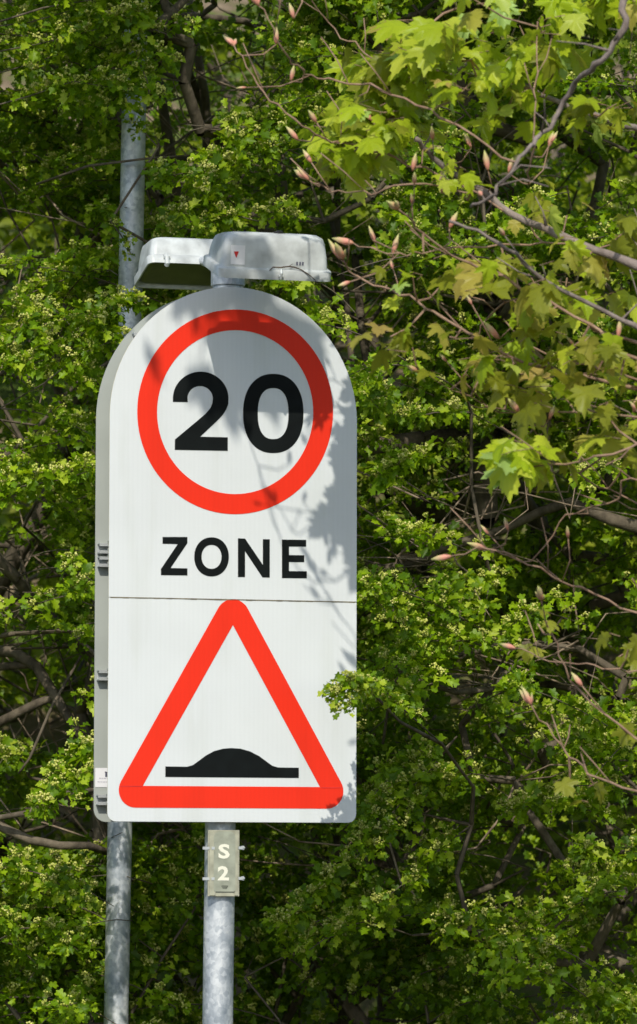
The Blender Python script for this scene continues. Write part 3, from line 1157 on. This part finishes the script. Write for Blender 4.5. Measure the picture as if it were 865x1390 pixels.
mid_sprays = [
    (PX([(330, 290), (290, 250), (250, 235), (215, 240)], [1.5, 1.3, 1.2, 1.1]), .9),
    (PX([(420, 240), (370, 215), (320, 220), (280, 260)], [1.4, 1.2, 1.1, 1.0]), 1.0),
    (PX([(400, 160), (350, 175), (310, 190)], [1.4, 1.2, 1.1]), .9),
    (PX([(340, 330), (300, 300), (260, 300), (225, 325)], [1.2, 1.1, 1.0, 1.0]), 1.0),
    (PX([(200, 90), (170, 75), (120, 60), (80, 50)], [1.5, 1.35, 1.3, 1.25]), 1.0),
    (PX([(230, 20), (190, 60), (150, 85)], [1.4, 1.3, 1.25]), .9),
    (PX([(250, 110), (205, 105), (165, 125), (140, 150)], [1.4, 1.3, 1.2, 1.15]), 1.2),
    (PX([(150, 20), (180, 60), (200, 110), (205, 150)], [1.3, 1.2, 1.15, 1.15]), 1.1),
    (PX([(260, 60), (210, 40), (160, 30)], [1.35, 1.2, 1.2]), 1.1),
    (PX([(130, 90), (175, 95), (215, 80)], [1.3, 1.2, 1.2]), .8),
    (PX([(215, 200), (195, 178), (180, 165)], [1.3, 1.28, 1.3]), .62),
    (PX([(150, 300), (165, 320), (178, 345)], [1.3, 1.28, 1.3]), .5),
    (PX([(210, 40), (185, 15), (160, -15)], [1.3, 1.2, 1.2]), 1.2),
    (PX([(440, 300), (400, 290), (350, 300), (310, 290)], [1.4, 1.2, 1.1, 1.0]), 1.0),
]
mid_limbs = [
    (PX([(300, 420), (285, 250), (278, 130), (262, 40), (250, -60)], [2.9, 2.8, 2.7, 2.7, 2.7]), [.020, .018, .015, .013, .010]),
    (PX([(330, 420), (300, 200), (240, 60), (225, 20)], [3.0, 2.9, 2.6, 2.5]), [.018, .015, .011, .008]),
    (PX([(480, 60), (400, 50), (330, 28), (250, 20), (180, 30)], [2.9, 2.6, 2.5, 2.4, 2.4]), [.012, .012, .011, .010, .008]),
    (PX([(120, 330), (160, 270), (230, 200), (300, 150)], [2.4, 2.3, 2.3, 2.4]), [.006, .005, .004, .004]),
    (PX([(50, 250), (120, 225), (200, 215), (270, 210)], [1.6, 1.42, 1.36, 1.5]), [.004, .004, .0035, .003]),
]
hawthorn('hawthorn_tree', 'hawthorn behind the sign lamps with dark stems crossing in its shade', (.1, 3.3, 0),
         ((-.85, .85), (1.35, 3.2), (2.6, 5.4)), 470, 2, [M_haw, M_hbud], HG, extra_sprays=mid_sprays, extra_limbs=mid_limbs, overhang=1.0, bare=90)
right_sprays = [
    (PX([(700, 1060), (640, 1050), (560, 1090), (500, 1150), (440, 1200), (385, 1255)], [1.5, 1.2, 1.0, .9, .8, .75]), 1.3),
    (PX([(620, 1000), (580, 1040), (540, 1095), (500, 1140)], [1.3, 1.1, .95, .9]), 1.1),
    (PX([(640, 1120), (600, 1150), (560, 1190), (510, 1230)], [1.2, 1.0, .95, .9]), 1.0),
    (PX([(560, 1270), (500, 1250), (460, 1260), (420, 1290)], [1.1, .95, .9, .85]), 1.0),
    (PX([(740, 1270), (680, 1240), (640, 1250), (600, 1270)], [1.2, 1.0, .95, .95]), 1.0),
    (PX([(880, 1150), (800, 1100), (740, 1090), (690, 1100)], [1.4, 1.2, 1.1, 1.0]), 1.1),
    (PX([(620, 940), (580, 900), (540, 850), (500, 800)], [1.4, 1.2, 1.0, .9]), 1.0),
    (PX([(700, 900), (640, 870), (580, 870), (530, 900)], [1.5, 1.25, 1.1, 1.0]), 1.1),
    (PX([(660, 760), (620, 740), (560, 720), (530, 730)], [1.5, 1.3, 1.1, 1.0]), .9),
    (PX([(640, 660), (580, 620), (540, 620), (510, 650)], [1.5, 1.2, 1.1, 1.0]), 1.1),
    (PX([(640, 560), (590, 560), (550, 570)], [1.4, 1.2, 1.1]), 1.0),
    (PX([(640, 330), (590, 380), (540, 420)], [1.8, 1.6, 1.5]), .7),
    (PX([(800, 850), (740, 830), (690, 850)], [1.4, 1.2, 1.1]), .9),
    (PX([(600, 1010), (545, 960), (515, 930), (485, 922), (455, 940)], [.85, .35, .05, -.26, -.31]), .62),
    (PX([(510, 930), (488, 925), (470, 918)], [.05, -.26, -.32]), .5),
    (PX([(510, 930), (488, 935), (472, 960)], [.05, -.26, -.32]), .5),
]
right_limbs = [
    (PX([(440, 690), (480, 758), (520, 772), (560, 765), (600, 745), (680, 720), (740, 692), (775, 682), (830, 705), (930, 735)], [2.1, 2.0, 1.95, 1.9, 1.9, 1.9, 1.85, 1.8, 1.75, 1.8]), [.008, .010, .013, .014, .014, .013, .014, .016, .019, .022]),
    (PX([(590, 900), (595, 800), (575, 690), (570, 600)], [2.6, 2.5, 2.4, 2.5]), [.02, .017, .014, .01]),
    (PX([(480, 640), (478, 500), (470, 400), (450, 300)], [2.3, 2.2, 2.2, 2.3]), [.011, .010, .009, .007]),
    (PX([(475, 470), (500, 440), (540, 390)], [2.2, 2.2, 2.3]), [.009, .007, .005]),
    (PX([(480, 760), (560, 860), (620, 940)], [1.9, 1.8, 1.7]), [.004, .004, .003]),
    (PX([(520, 1010), (530, 940), (555, 890), (590, 860)], [1.2, 1.15, 1.1, 1.1]), [.004, .004, .003, .002]),
]
hawthorn('hawthorn_tree', 'hawthorn right of the sign, one leafy sprig reaching in front of the lower panel', (1.2, 3.0, 0),
         ((.0, 2.6), (1.15, 3.3), (.7, 5.3)), 900, 3, [M_haw, M_hbud], HG, extra_sprays=right_sprays, extra_limbs=right_limbs, bare=200)
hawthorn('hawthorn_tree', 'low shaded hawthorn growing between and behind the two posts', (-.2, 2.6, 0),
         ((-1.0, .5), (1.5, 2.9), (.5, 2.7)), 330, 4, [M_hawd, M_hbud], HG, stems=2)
FG = 'trees beyond the hedge'
for i, (bx, by, bxr, lab) in enumerate((
        (-1.9, 6.0, (-4.0, -.6), 'sunlit yellow green tree seen through gaps left of the sign'),
        (.3, 6.6, (-1.1, 1.5), 'sunlit yellow green tree seen through gaps above the sign'),
        (2.3, 6.1, (.9, 4.0), 'sunlit yellow green tree seen through gaps right of the sign'))):
    hawthorn('background_tree', lab, (bx, by, 0), (bxr, (4.6, 7.4), (.6, 6.6)), 620, 20 + i, [M_far, M_far], FG, lod='far', density_bias=.1)

# ---------------------------------------------------------------- sycamore
SUN_AZ = -1.5    # degrees left of straight behind the camera
SUN_EL = 40.5
sd = Vector((math.sin(R(SUN_AZ)), -math.cos(R(SUN_AZ)), 0)) * math.cos(R(SUN_EL)) + Vector((0, 0, math.sin(R(SUN_EL))))   # towards the sun


def shade_at(c):
    '''where on the front panel's plane the shadow of c falls, in photo pixels'''
    t = (O0 + Wn * WF - c).dot(Wn) / (-sd).dot(Wn)
    return to_px(c - sd * t)


def keeps_sign_clear(c):
    x, y = shade_at(c)
    if not (110 < x < 520 and 350 < y < 1150): return True
    for ex, ey, rx, ry in ((190, 430, 40, 45), (225, 480, 45, 35), (400, 610, 75, 70), (455, 520, 40, 70), (465, 600, 40, 60), (330, 400, 40, 20)):
        if ((x - ex) / rx) ** 2 + ((y - ey) / ry) ** 2 < 1: return True
    return False


syc = empty('sycamore_tree', (2.6, -.9, 0), 'sycamore at the right with young lime and bronze leaves and pink buds', 'tree')
TR0 = Vector((2.6, -.9, 0))
mb = MB()
tz = [0, .4, 1, 2, 3, 4, 5, 6, 7]
mb.tube([TR0 + Vector((.06 * math.sin(z * 1.3), .05 * math.cos(z), z)) for z in tz], [.17, .14, .125, .115, .10, .085, .07, .05, .02], 20)
mb.build('trunk', M_sbark, syc, smooth=True)


def tpt(z): return TR0 + Vector((.06 * math.sin(z * 1.3), .05 * math.cos(z), z))


def spline(pts, sub=5):
    out = []
    n = len(pts)
    for i in range(n - 1):
        p0, p1, p2, p3 = pts[max(i - 1, 0)], pts[i], pts[i + 1], pts[min(i + 2, n - 1)]
        for k in range(sub):
            t = k / sub
            out.append(.5 * ((2 * p1) + (-p0 + p2) * t + (2 * p0 - 5 * p1 + 4 * p2 - p3) * t * t + (-p0 + 3 * p1 - 3 * p2 + p3) * t ** 3))
    out.append(pts[-1])
    return out


# bud shape
def bud_mesh():
    V, F = [], []
    prof = [(0, .0018), (.12, .0045), (.35, .0075), (.6, .007), (.8, .0042), (1, .0006)]
    n = 8
    for t, r in prof:
        for k in range(n):
            a = 2 * math.pi * k / n
            rr = r * (1 + .16 * math.cos(4 * a + 5 * t))
            V.append((rr * math.cos(a), rr * math.sin(a), t * .055))
    for i in range(len(prof) - 1):
        for k in range(n): F.append((i * n + k, i * n + (k + 1) % n, (i + 1) * n + (k + 1) % n, (i + 1) * n + k))
    F.append(tuple(range(n - 1, -1, -1))); F.append(tuple((len(prof) - 1) * n + k for k in range(n)))
    me = mesh('bud', V, F)
    me.materials.append(M_bud)
    me.polygons.foreach_set('use_smooth', np.ones(len(me.polygons), dtype=bool))
    return me


BUDM = bud_mesh()


def put_bud(p, d, s, parent):
    o = bpy.data.objects.new('bud', BUDM)
    C.objects.link(o)
    o.parent = parent
    o.location = Vector(p) - syc.location      # parents sit at the origin of the tree
    o.location = Vector(p)
    t = Vector()
    q = parent
    while q is not None:
        t += q.location; q = q.parent
    o.location = Vector(p) - t
    o.rotation_mode = 'QUATERNION'
    o.rotation_quaternion = Vector(d).normalized().to_track_quat('Z', 'Y')
    o.scale = (s * random.uniform(.85, 1.2), s * random.uniform(.85, 1.2), s)
    return o


YS = -1.0
BR = [  # pixel path from tip to trunk side, depth, tip radius, end radius, trunk height, buds (bool)
    ([(565, 188), (600, 222), (660, 265), (760, 320), (870, 360), (960, 400)], -1.0, .005, .0115, 2.9, 0),
    ([(560, 150), (640, 82), (700, 112), (800, 155), (880, 178), (980, 200)], -.8, .003, .009, 3.4, 0),
    ([(640, 280), (672, 262), (705, 216), (728, 190), (754, 162), (776, 118), (808, 88), (850, 36), (900, -30)], -1.5, .003, .007, 4.3, 0),
    ([(541, 284), (575, 318), (636, 357), (700, 385), (800, 440), (900, 500)], -1.1, .0028, .006, 2.6, 3),
    ([(466, 352), (485, 378), (545, 400), (600, 430), (660, 465), (730, 500), (880, 532)], -1.05, .0025, .006, 2.5, 3),
    ([(690, 634), (770, 630), (820, 618), (880, 598), (960, 560)], -1.2, .0025, .005, 2.4, 0),
    ([(613, 755), (660, 742), (730, 772), (790, 800), (880, 840), (960, 880)], -1.0, .0018, .005, 1.8, 1),
    ([(735, 815), (748, 860), (790, 940), (880, 1012), (960, 1050)], -1.2, .002, .005, 1.6, 2),
    ([(722, 958), (760, 1010), (800, 1050), (880, 1075), (960, 1090)], -1.2, .002, .005, 1.5, 2),
    ([(318, 62), (350, 115), (400, 160), (450, 190), (520, 205), (620, 250), (760, 322)], -1.0, .002, .004, None, 3),
    ([(352, 8), (380, 60), (410, 95), (450, 110), (520, 120), (600, 160), (700, 220)], -1.1, .002, .004, None, 3),
    ([(410, -30), (440, 25), (480, 60), (530, 80), (640, 82)], -.9, .0018, .003, None, 1),
    ([(416, 242), (450, 258), (500, 262), (560, 250), (640, 262)], -1.05, .0018, .003, None, 2),
    ([(730, 30), (727, 120), (722, 200), (718, 250)], -1.1, .002, .003, None, 0),
    ([(706, 560), (750, 620), (800, 650), (880, 690), (960, 720)], -.9, .0018, .004, 2.0, 1),
    ([(660, 745), (720, 760), (770, 700), (840, 680), (900, 660)], -1.0, .0018, .0035, 2.1, 1),
    ([(700, 880), (760, 900), (820, 905), (880, 910), (960, 900)], -1.0, .0018, .0035, 1.7, 1),
    ([(480, 330), (540, 345), (600, 340), (700, 330), (780, 332)], -.95, .0018, .0035, None, 2),
    ([(560, 60), (600, 20), (680, -20), (760, -60)], -1.0, .003, .006, 4.2, 0),
    ([(700, 465), (780, 490), (880, 520), (960, 540)], -.9, .003, .006, 2.6, 0),
    ([(640, 460), (700, 405), (780, 425), (880, 470)], -.8, .003, .006, 2.7, 0),
    ([(610, 300), (680, 330), (740, 380), (865, 445), (950, 480)], -1.3, .003, .007, 2.8, 0),
    ([(570, 505), (640, 540), (700, 560), (780, 560), (880, 570)], -1.0, .0015, .004, 2.4, 1),
]
branches = []
for bi, (pp, Y, r0, r1, th, nb) in enumerate(BR):
    ys = [Y + .10 * math.sin(bi * 1.7 + i * 1.1) for i in range(len(pp))]
    pts = [P(x, y, q) for (x, y), q in zip(pp, ys)]
    if th is not None:
        tp = tpt(th)
        pts.append(pts[-1].lerp(tp, .5) + Vector((0, 0, -.03))); pts.append(tp)
    pts = spline(pts, 5)
    for i in range(1, len(pts) - 1):
        pts[i] = pts[i] + Vector((random.gauss(0, .0035), random.gauss(0, .003), random.gauss(0, .0035)))
    n = len(pts)
    mb = MB()
    rr = []
    if th is None or r1 < .0065: r0, r1 = r0 * .72, r1 * .68
    for i in range(n):
        t = min(1, i / (n * .7))
        r = r0 + (r1 - r0) * t
        if th is not None and i > n * .7: r = r1 + (.02 - r1) * (i - n * .7) / (n * .3)
        if i % 5 == 0: r *= 1.25
        rr.append(r)
    mb.tube(pts, rr, 8)
    # small side twigs
    tw_tips = []
    for k in range(2 + n // 8):
        i = random.randrange(2, max(3, int(n * .75)))
        d = (pts[i - 1] - pts[i]).normalized()
        side = Vector((random.uniform(-.6, .6), random.uniform(-1, 1), random.uniform(-.4, 1.2))).normalized()
        L = random.uniform(.04, .16)
        q = pts[i] + (d * .7 + side).normalized() * L * .5
        e_ = q + (d * .8 + side * .6 + Vector((0, 0, .2))).normalized() * L * .5
        mb.tube([pts[i], q, e_], [rr[i] * .6, .0016, .0014], 5)
        tw_tips.append((e_, (e_ - q).normalized()))
    b = mb.build('branch', M_sbark if r0 > .0028 else M_stwig, syc, smooth=True)
    branches.append((b, pts))
    if nb:
        d = (pts[0] - pts[2]).normalized()
        put_bud(pts[0], d, random.uniform(.85, 1.15), b)
        if nb > 1:
            for s_ in (-1, 1):
                dd = (d + Vector((s_ * .45, random.uniform(-.3, .3), -s_ * .2 + .1))).normalized()
                put_bud(pts[0] + dd * .004, dd, random.uniform(.45, .8), b)
        for e_, d_ in tw_tips[:max(1, nb - 1)]:
            put_bud(e_, d_, random.uniform(.45, .85), b)
    else:
        for e_, d_ in tw_tips[:1]: put_bud(e_, d_, random.uniform(.4, .8), b)
# extra loose buds shown in the picture, each on a short spur
SP = [(462, 352, -.6, 1), (600, 262, .1, 1), (533, 345, .3, .9), (510, 330, -.4, .8), (690, 235, .3, .7), (663, 232, -.2, .9), (560, 232, .2, .8), (745, 200, .3, .7), (640, 200, -.5, .7), (610, 310, .5, .8),
      (399, 25, -.3, .7), (395, 110, .2, .7), (405, 190, -.9, .8), (420, 245, -.9, .8), (375, 60, 0, .8), (839, 460, .1, .9), (678, 460, -.9, 1), (745, 570, .4, .7), (690, 720, -.3, .6), (860, 560, .3, .8)]
for x, y, lean, s in SP:
    p = P(x, y, -1.0)
    # nearest branch
    best = min(((q - p).length, i, j) for i, (b, pts) in enumerate(branches) for j, q in enumerate(pts))
    b, pts = branches[best[1]]; q = pts[best[2]]
    tip = p
    mb = MB()
    mid = q.lerp(tip, .5) + Vector((.01, 0, -.01))
    mb.tube([q, mid, tip], [.002, .0017, .0015], 5)
    mb.build('spur', M_stwig, b, smooth=True)
    put_bud(tip, Vector((lean, -.2, 1)), s, b)


def syc_leaf():
    # five-lobed leaf with a toothed edge, grows along +y from the stalk
    half = [(0, 0), (.20, -.05), (.42, .02), (.36, .12), (.52, .22), (.42, .27), (.36, .30), (.62, .44), (.55, .50), (.66, .62), (.46, .60), (.36, .55), (.26, .56), (.30, .72), (.22, .76), (.20, .88), (.10, .88), (0, 1.08)]
    V = [(0, .30, 0)]
    loop = half + [(-x, y) for x, y in reversed(half[1:-1])]
    V += [(x, y, 0) for x, y in loop]
    # extra inner ring for curvature
    n = len(loop)
    V += [((x) * .5, .30 + (y - .30) * .5, 0) for x, y in loop]
    T = []
    for i in range(n):
        j = (i + 1) % n
        T.append((0, 1 + n + i, 1 + n + j))
        T.append((1 + n + i, 1 + i, 1 + j)); T.append((1 + n + i, 1 + j, 1 + n + j))
    return np.array(V, dtype=float), np.array(T)


SLV, SLT = syc_leaf()


def bend_leaf(V, fold, droop, wav, rnd):
    W = V.copy()
    x, y = W[:, 0], W[:, 1]
    ph = rnd.uniform(0, 6.28)
    W[:, 2] = fold * np.abs(x) - droop * np.maximum(y, 0) ** 2 - .35 * droop * np.abs(x) ** 2 * 2 + wav * np.sin(np.arctan2(x, y - .3) * 5 + ph) * np.hypot(x, y - .3) * .35
    return W


# leaf clusters: px, py, count, leaf size px, tone (0 lime, 1 bronze), depth offset
CL = [(465, 180, 6, 44, 0), (462, 205, 6, 42, 0), (490, 165, 6, 44, 0), (515, 115, 6, 44, 0), (540, 130, 5, 44, 0), (495, 225, 5, 40, 0), (525, 180, 5, 44, 0), (560, 100, 5, 46, 0), (478, 190, 6, 46, 0), (505, 145, 7, 46, 0), (545, 105, 6, 50, 0), (500, 205, 6, 44, 0), (468, 215, 4, 44, 0), (585, 85, 5, 48, 0), (540, 160, 5, 44, 0), (565, 60, 3, 50, 0),
      (545, 60, 3, 46, 0), (525, 90, 4, 44, 0), (640, 120, 5, 44, 0), (665, 105, 5, 46, 0), (600, 60, 3, 50, 0), (722, 75, 8, 50, 0), (740, 50, 4, 46, 0), (760, 80, 4, 44, 0), (700, 110, 4, 46, 0), (690, 10, 4, 50, 0), (640, 5, 4, 46, 0), (665, 155, 3, 46, 0),
      (800, 5, 6, 50, 0), (840, 20, 5, 50, 0), (760, -5, 5, 50, 0), (850, -10, 5, 50, 0), (785, 175, 5, 44, 0), (825, 155, 4, 46, 0), (680, 165, 3, 44, 0), (660, 50, 3, 50, 0),
      (630, 275, 3, 34, 0), (600, 240, 3, 30, 0), (850, 320, 5, 46, 1), (865, 350, 4, 46, 1), (715, 300, 3, 40, 1), (770, 300, 3, 40, 1),
      (668, 362, 4, 56, 1), (690, 375, 3, 46, 1), (600, 395, 3, 46, 1), (770, 385, 4, 46, 0), (790, 350, 4, 44, 1), (735, 400, 4, 46, 1), (720, 435, 5, 50, 1), (735, 420, 3, 44, 0), (800, 400, 3, 46, 1), (795, 430, 4, 46, 1),
      (610, 465, 3, 40, 1), (530, 465, 3, 42, 1), (560, 480, 3, 40, 1), (640, 500, 4, 56, 1), (660, 490, 4, 50, 1), (690, 530, 4, 50, 1), (730, 540, 4, 50, 1), (700, 500, 3, 40, 0), (760, 510, 4, 44, 1), (775, 480, 3, 40, 0),
      (830, 480, 4, 44, 1), (850, 500, 3, 44, 1), (815, 560, 4, 50, 1), (840, 600, 5, 52, 1), (855, 620, 3, 50, 1), (800, 520, 3, 40, 1), (835, 540, 3, 46, 1), (695, 625, 6, 60, 0), (715, 610, 4, 50, 0), (735, 625, 3, 50, 1), (700, 650, 3, 50, 0),
      (855, 880, 3, 40, 1), (840, 900, 2, 34, 1), (775, 1075, 2, 34, 1), (690, 880, 2, 26, 1), (730, 855, 2, 30, 1), (820, 1085, 2, 36, 1), (860, 1000, 2, 34, 1), (560, 380, 2, 34, 0), (575, 350, 2, 30, 0), (525, 395, 2, 30, 1)]
rnd = random.Random(5)
parts = [[], []]
stalks = MB()
KPX = 11 / FPX


def add_syc_leaf(pos, s, tone, hang=1.0):
    V = bend_leaf(SLV, rnd.uniform(-.25, .35), rnd.uniform(.15, .7), rnd.uniform(.1, .5), rnd)
    az = rnd.gauss(math.pi, 1.15)
    pitch = R(rnd.uniform(-75, 5)) * hang
    M = euler_m(0, 0, az) @ euler_m(pitch, 0, 0) @ euler_m(0, rnd.uniform(-.6, .6), 0)
    # stalk
    L = s * rnd.uniform(.5, 1.1)
    d0 = M @ np.array((0, 1, 0))
    base = np.array(pos) + np.array((d0[0], d0[1], abs(d0[2]) * .2)) * L
    W = place(V, M, base, s)
    parts[tone].append((W, SLT, np.full(len(SLT), tone)))
    stalks.tube([pos, Vector(base) + Vector((0, 0, .004))], [.0011, .0009], 4, 0, False)


for (x, y, n_, spx, tone) in CL:
    Y = -1.0 + rnd.uniform(-.25, .2)
    c = P(x, y - 8, Y)
    lime_top = tone == 0 and y < 260
    if lime_top and x < 625: c = P(x, y - 8, Y + .13 + .12 * (x < 520))
    if lime_top: n_ = int(n_ * ((2.4 if x < 480 else 3.6) if x < 625 else 2.0))
    elif y < 700: n_ = int(n_ * 1.6)
    for k in range(n_):
        add_syc_leaf(c + Vector((rnd.gauss(0, .026), rnd.gauss(0, .04), rnd.gauss(0, .026))), spx * KPX * rnd.uniform(.45, 1.0), tone if rnd.random() < .85 else 1 - tone)
    # each cluster hangs from a spur off the nearest branch
    best = min(((q - c).length, i, j) for i, (b, pts) in enumerate(branches) for j, q in enumerate(pts))
    q = branches[best[1]][1][best[2]]
    stalks.tube([q, q.lerp(c, .5) + Vector((0, 0, -.012)), c], [.0028, .0022, .0018], 5)
# unseen part of the crown, thinned and placed so that it dapples the hedge and the sign
hi = []
for k in range(420):
    z = rnd.uniform(4.15, 6.6)
    x = rnd.uniform(-1.7, 3.4)
    y = rnd.uniform(-2.6, -.1)
    if noise.noise(Vector((x * 1.5, y * 1.5, z * 1.5))) < .10 - .15 * (x > .2): continue
    if not keeps_sign_clear(Vector((x, y, z))): continue
    cq = Vector((x, y, z)); tq = (y + 1.0) / -sd.y * -1 if False else (y + .95) / sd.y
    th_ = (y - 1.2) / sd.y
    hx_, hy_ = to_px(cq - sd * th_)        # where it dapples the hedge
    dark = (150 < hx_ < 440 and -60 < hy_ < 400) or (500 < hx_ < 800 and 430 < hy_ < 760 and rnd.random() < .4)
    if not dark and rnd.random() < .72: continue
    if tq > 0:
        lx, ly = to_px(cq - sd * tq)       # where its shade crosses the lime clusters
        if 400 < lx < 900 and -60 < ly < 330: continue
    hi.append(Vector((x, y, z)))
for k in range(70):
    hi.append(Vector((rnd.uniform(1.25, 3.6), rnd.uniform(-2.2, .3), rnd.uniform(1.8, 4.4))))
for k in range(26):      # unseen clumps added to keep the upper lamp column in shade
    pc = COL(3.05 + 1.0 * (k + .5) / 26) + sd * (2.5 + rnd.uniform(-.35, .45))
    hi.append(pc + Vector((rnd.gauss(0, .05), 0, 0)))
for (qx, qy) in ((268, 402), (352, 400), (380, 404), (266, 500)):
    u_, v_ = inv(qx, qy, WF)      # unseen clumps added to dapple the top of the sign
    hi.append(S(u_, v_, WF) + sd * (2.7 + rnd.uniform(-.3, .9)) + Vector((rnd.gauss(0, .02), 0, 0)))
nodes = [tpt(z) for z in np.linspace(2.2, 6.8, 24)]
hi.sort(key=lambda c: (c - tpt(min(c.z, 6.5))).length)
limb = MB()
limb.tube(nodes, .012, 6)
for c in hi:
    q = min(nodes, key=lambda a: (a - c).length + max(0, a.z - c.z) * .5)
    m_ = q.lerp(c, .5) + Vector((rnd.uniform(-.05, .05), rnd.uniform(-.05, .05), .03))
    ln = (c - q).length
    limb.tube([q, m_, c], [.003 + .006 * ln, .003 + .003 * ln, .002], 5)
    nodes += [m_, c]
    for j in range(5):
        add_syc_leaf(c + Vector((rnd.gauss(0, .05), rnd.gauss(0, .05), rnd.gauss(0, .05))), rnd.uniform(.07, .12), 0)
limb.build('branch', M_sbark, syc, smooth=True)
V, T, M = merge(parts[0] + parts[1])
crown = link('crown', tri_mesh('crown', V, T, M), [M_syc, M_syo], syc)
stalks.build('leaf_stalk', M_stwig, syc)

# ---------------------------------------------------------------- ground, road, bank
def ground_mat(name, stops, scale, rough=.95, bump=.5, dist=.02):
    t = NT(name)
    g = t.noise(scale, 8, rough=.65)
    c = t.ramp(g, stops)
    return t.done(t.pr(c, rough, 0, .2, t.bump(g, bump, dist)))


M_soil = ground_mat('grassy_soil', [(.3, (.04, .05, .015)), (.5, (.05, .09, .02)), (.7, (.09, .08, .05))], 5)
M_asph = ground_mat('asphalt', [(.3, (.035, .035, .037)), (.7, (.07, .07, .072))], 60, .9, .3, .004)
M_litter = ground_mat('leaf_litter', [(.25, (.04, .05, .015)), (.45, (.09, .14, .02)), (.55, (.17, .13, .08)), (.75, (.36, .28, .19))], 4, .95, .8, .05)
M_kerb = plain('concrete_kerb', (.32, .31, .29), .85, 0, .2, 20, .2)
M_line = plain('road_paint', (.7, .7, .68), .6, 0, .1)


def strip(name, y0, y1, z, mat, x=150, kind='structure'):
    o = link(name, mesh(name, [(-x, y0, z), (x, y0, z), (x, y1, z), (-x, y1, z)], [(0, 1, 2, 3)]), mat)
    tag(o, kind=kind)
    return o


ground = strip('ground', -220, 220, -.13, M_soil, 220)
road = strip('road', -16.5, -3.2, -.125, M_asph)
mb = MB(); mb.box((0, -3.13, -.06), 120, .14, .15); k_ = mb.build('kerb', M_kerb, bevel=.01); tag(k_, kind='structure')
strip('pavement', -3.06, -1.2, .0, M_asph, 60)
mb = MB(); mb.box((0, -1.17, -.03), 120, .05, .09); k_ = mb.build('path_edging', M_kerb, bevel=.005); tag(k_, kind='structure')
# verge then rising bank of leaf litter behind the hedge
nx, ny = 90, 50
V, F = [], []
for j in range(ny + 1):
    for i in range(nx + 1):
        x = -24 + 48 * i / nx; y = -1.14 + 28 * (j / ny)
        h = 0 if y < 3.6 else 9.6 * (1 - math.exp(-(y - 3.6) / 7.0))
        h += .06 * noise.noise(Vector((x * .8, y * .8, 0))) + (.02 if y > 0 else 0)
        if y < -.9: h = .0
        V.append((x, y, h))
for j in range(ny):
    for i in range(nx):
        a = j * (nx + 1) + i
        F.append((a, a + 1, a + nx + 2, a + nx + 1))
bank = link('terrain', mesh('terrain', V, F), M_litter, None, True)
tag(bank, kind='structure')
# verge grass
n = 9000
gx = rng.uniform(-5, 5, n); gy = rng.uniform(-1.1, 3.5, n)
hh = rng.uniform(.04, .12, n); a = rng.uniform(0, 6.28, n)
b0 = np.stack([gx, gy, np.zeros(n) - .03], 1)
w = np.stack([np.cos(a) * .003, np.sin(a) * .003, np.zeros(n)], 1)
tip = b0 + np.stack([rng.normal(0, .02, n), rng.normal(0, .02, n), hh + .05], 1)
V = np.stack([b0 - w, b0 + w, tip], 1).reshape(-1, 3)
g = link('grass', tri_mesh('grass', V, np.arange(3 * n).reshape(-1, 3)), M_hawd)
tag(g, 'short green grass on the verge at the foot of the hedge', 'grass', kind='stuff')

# ---------------------------------------------------------------- light
w_ = bpy.data.worlds.new('World'); scene.world = w_; w_.use_nodes = True
nt = w_.node_tree
bg = nt.nodes['Background']
sky = nt.nodes.new('ShaderNodeTexSky'); sky.sky_type = 'NISHITA'; sky.sun_disc = False
sky.sun_elevation = R(SUN_EL)
sky.sun_rotation = math.atan2(sd.x, sd.y)
sky.air_density = 1.0; sky.dust_density = 1.0
nt.links.new(sky.outputs[0], bg.inputs[0])
bg.inputs[1].default_value = .145
sl_ = bpy.data.lights.new('sun', 'SUN'); sl_.energy = 3.2; sl_.angle = R(.53); sl_.color = (1, .94, .83)
so = bpy.data.objects.new('sun', sl_); C.objects.link(so)
so.rotation_mode = 'QUATERNION'; so.rotation_quaternion = sd.to_track_quat('Z', 'Y')
so.location = (0, -6, 12)

scene.view_settings.view_transform = 'Standard'
scene.view_settings.look = 'None'
scene.view_settings.exposure = 0.14
scene.view_settings.gamma = 1
cy = scene.cycles
cy.max_bounces = 6; cy.diffuse_bounces = 3; cy.glossy_bounces = 2; cy.transmission_bounces = 4; cy.transparent_max_bounces = 4
cy.use_denoising = True
cy.caustics_reflective = False; cy.caustics_refractive = False
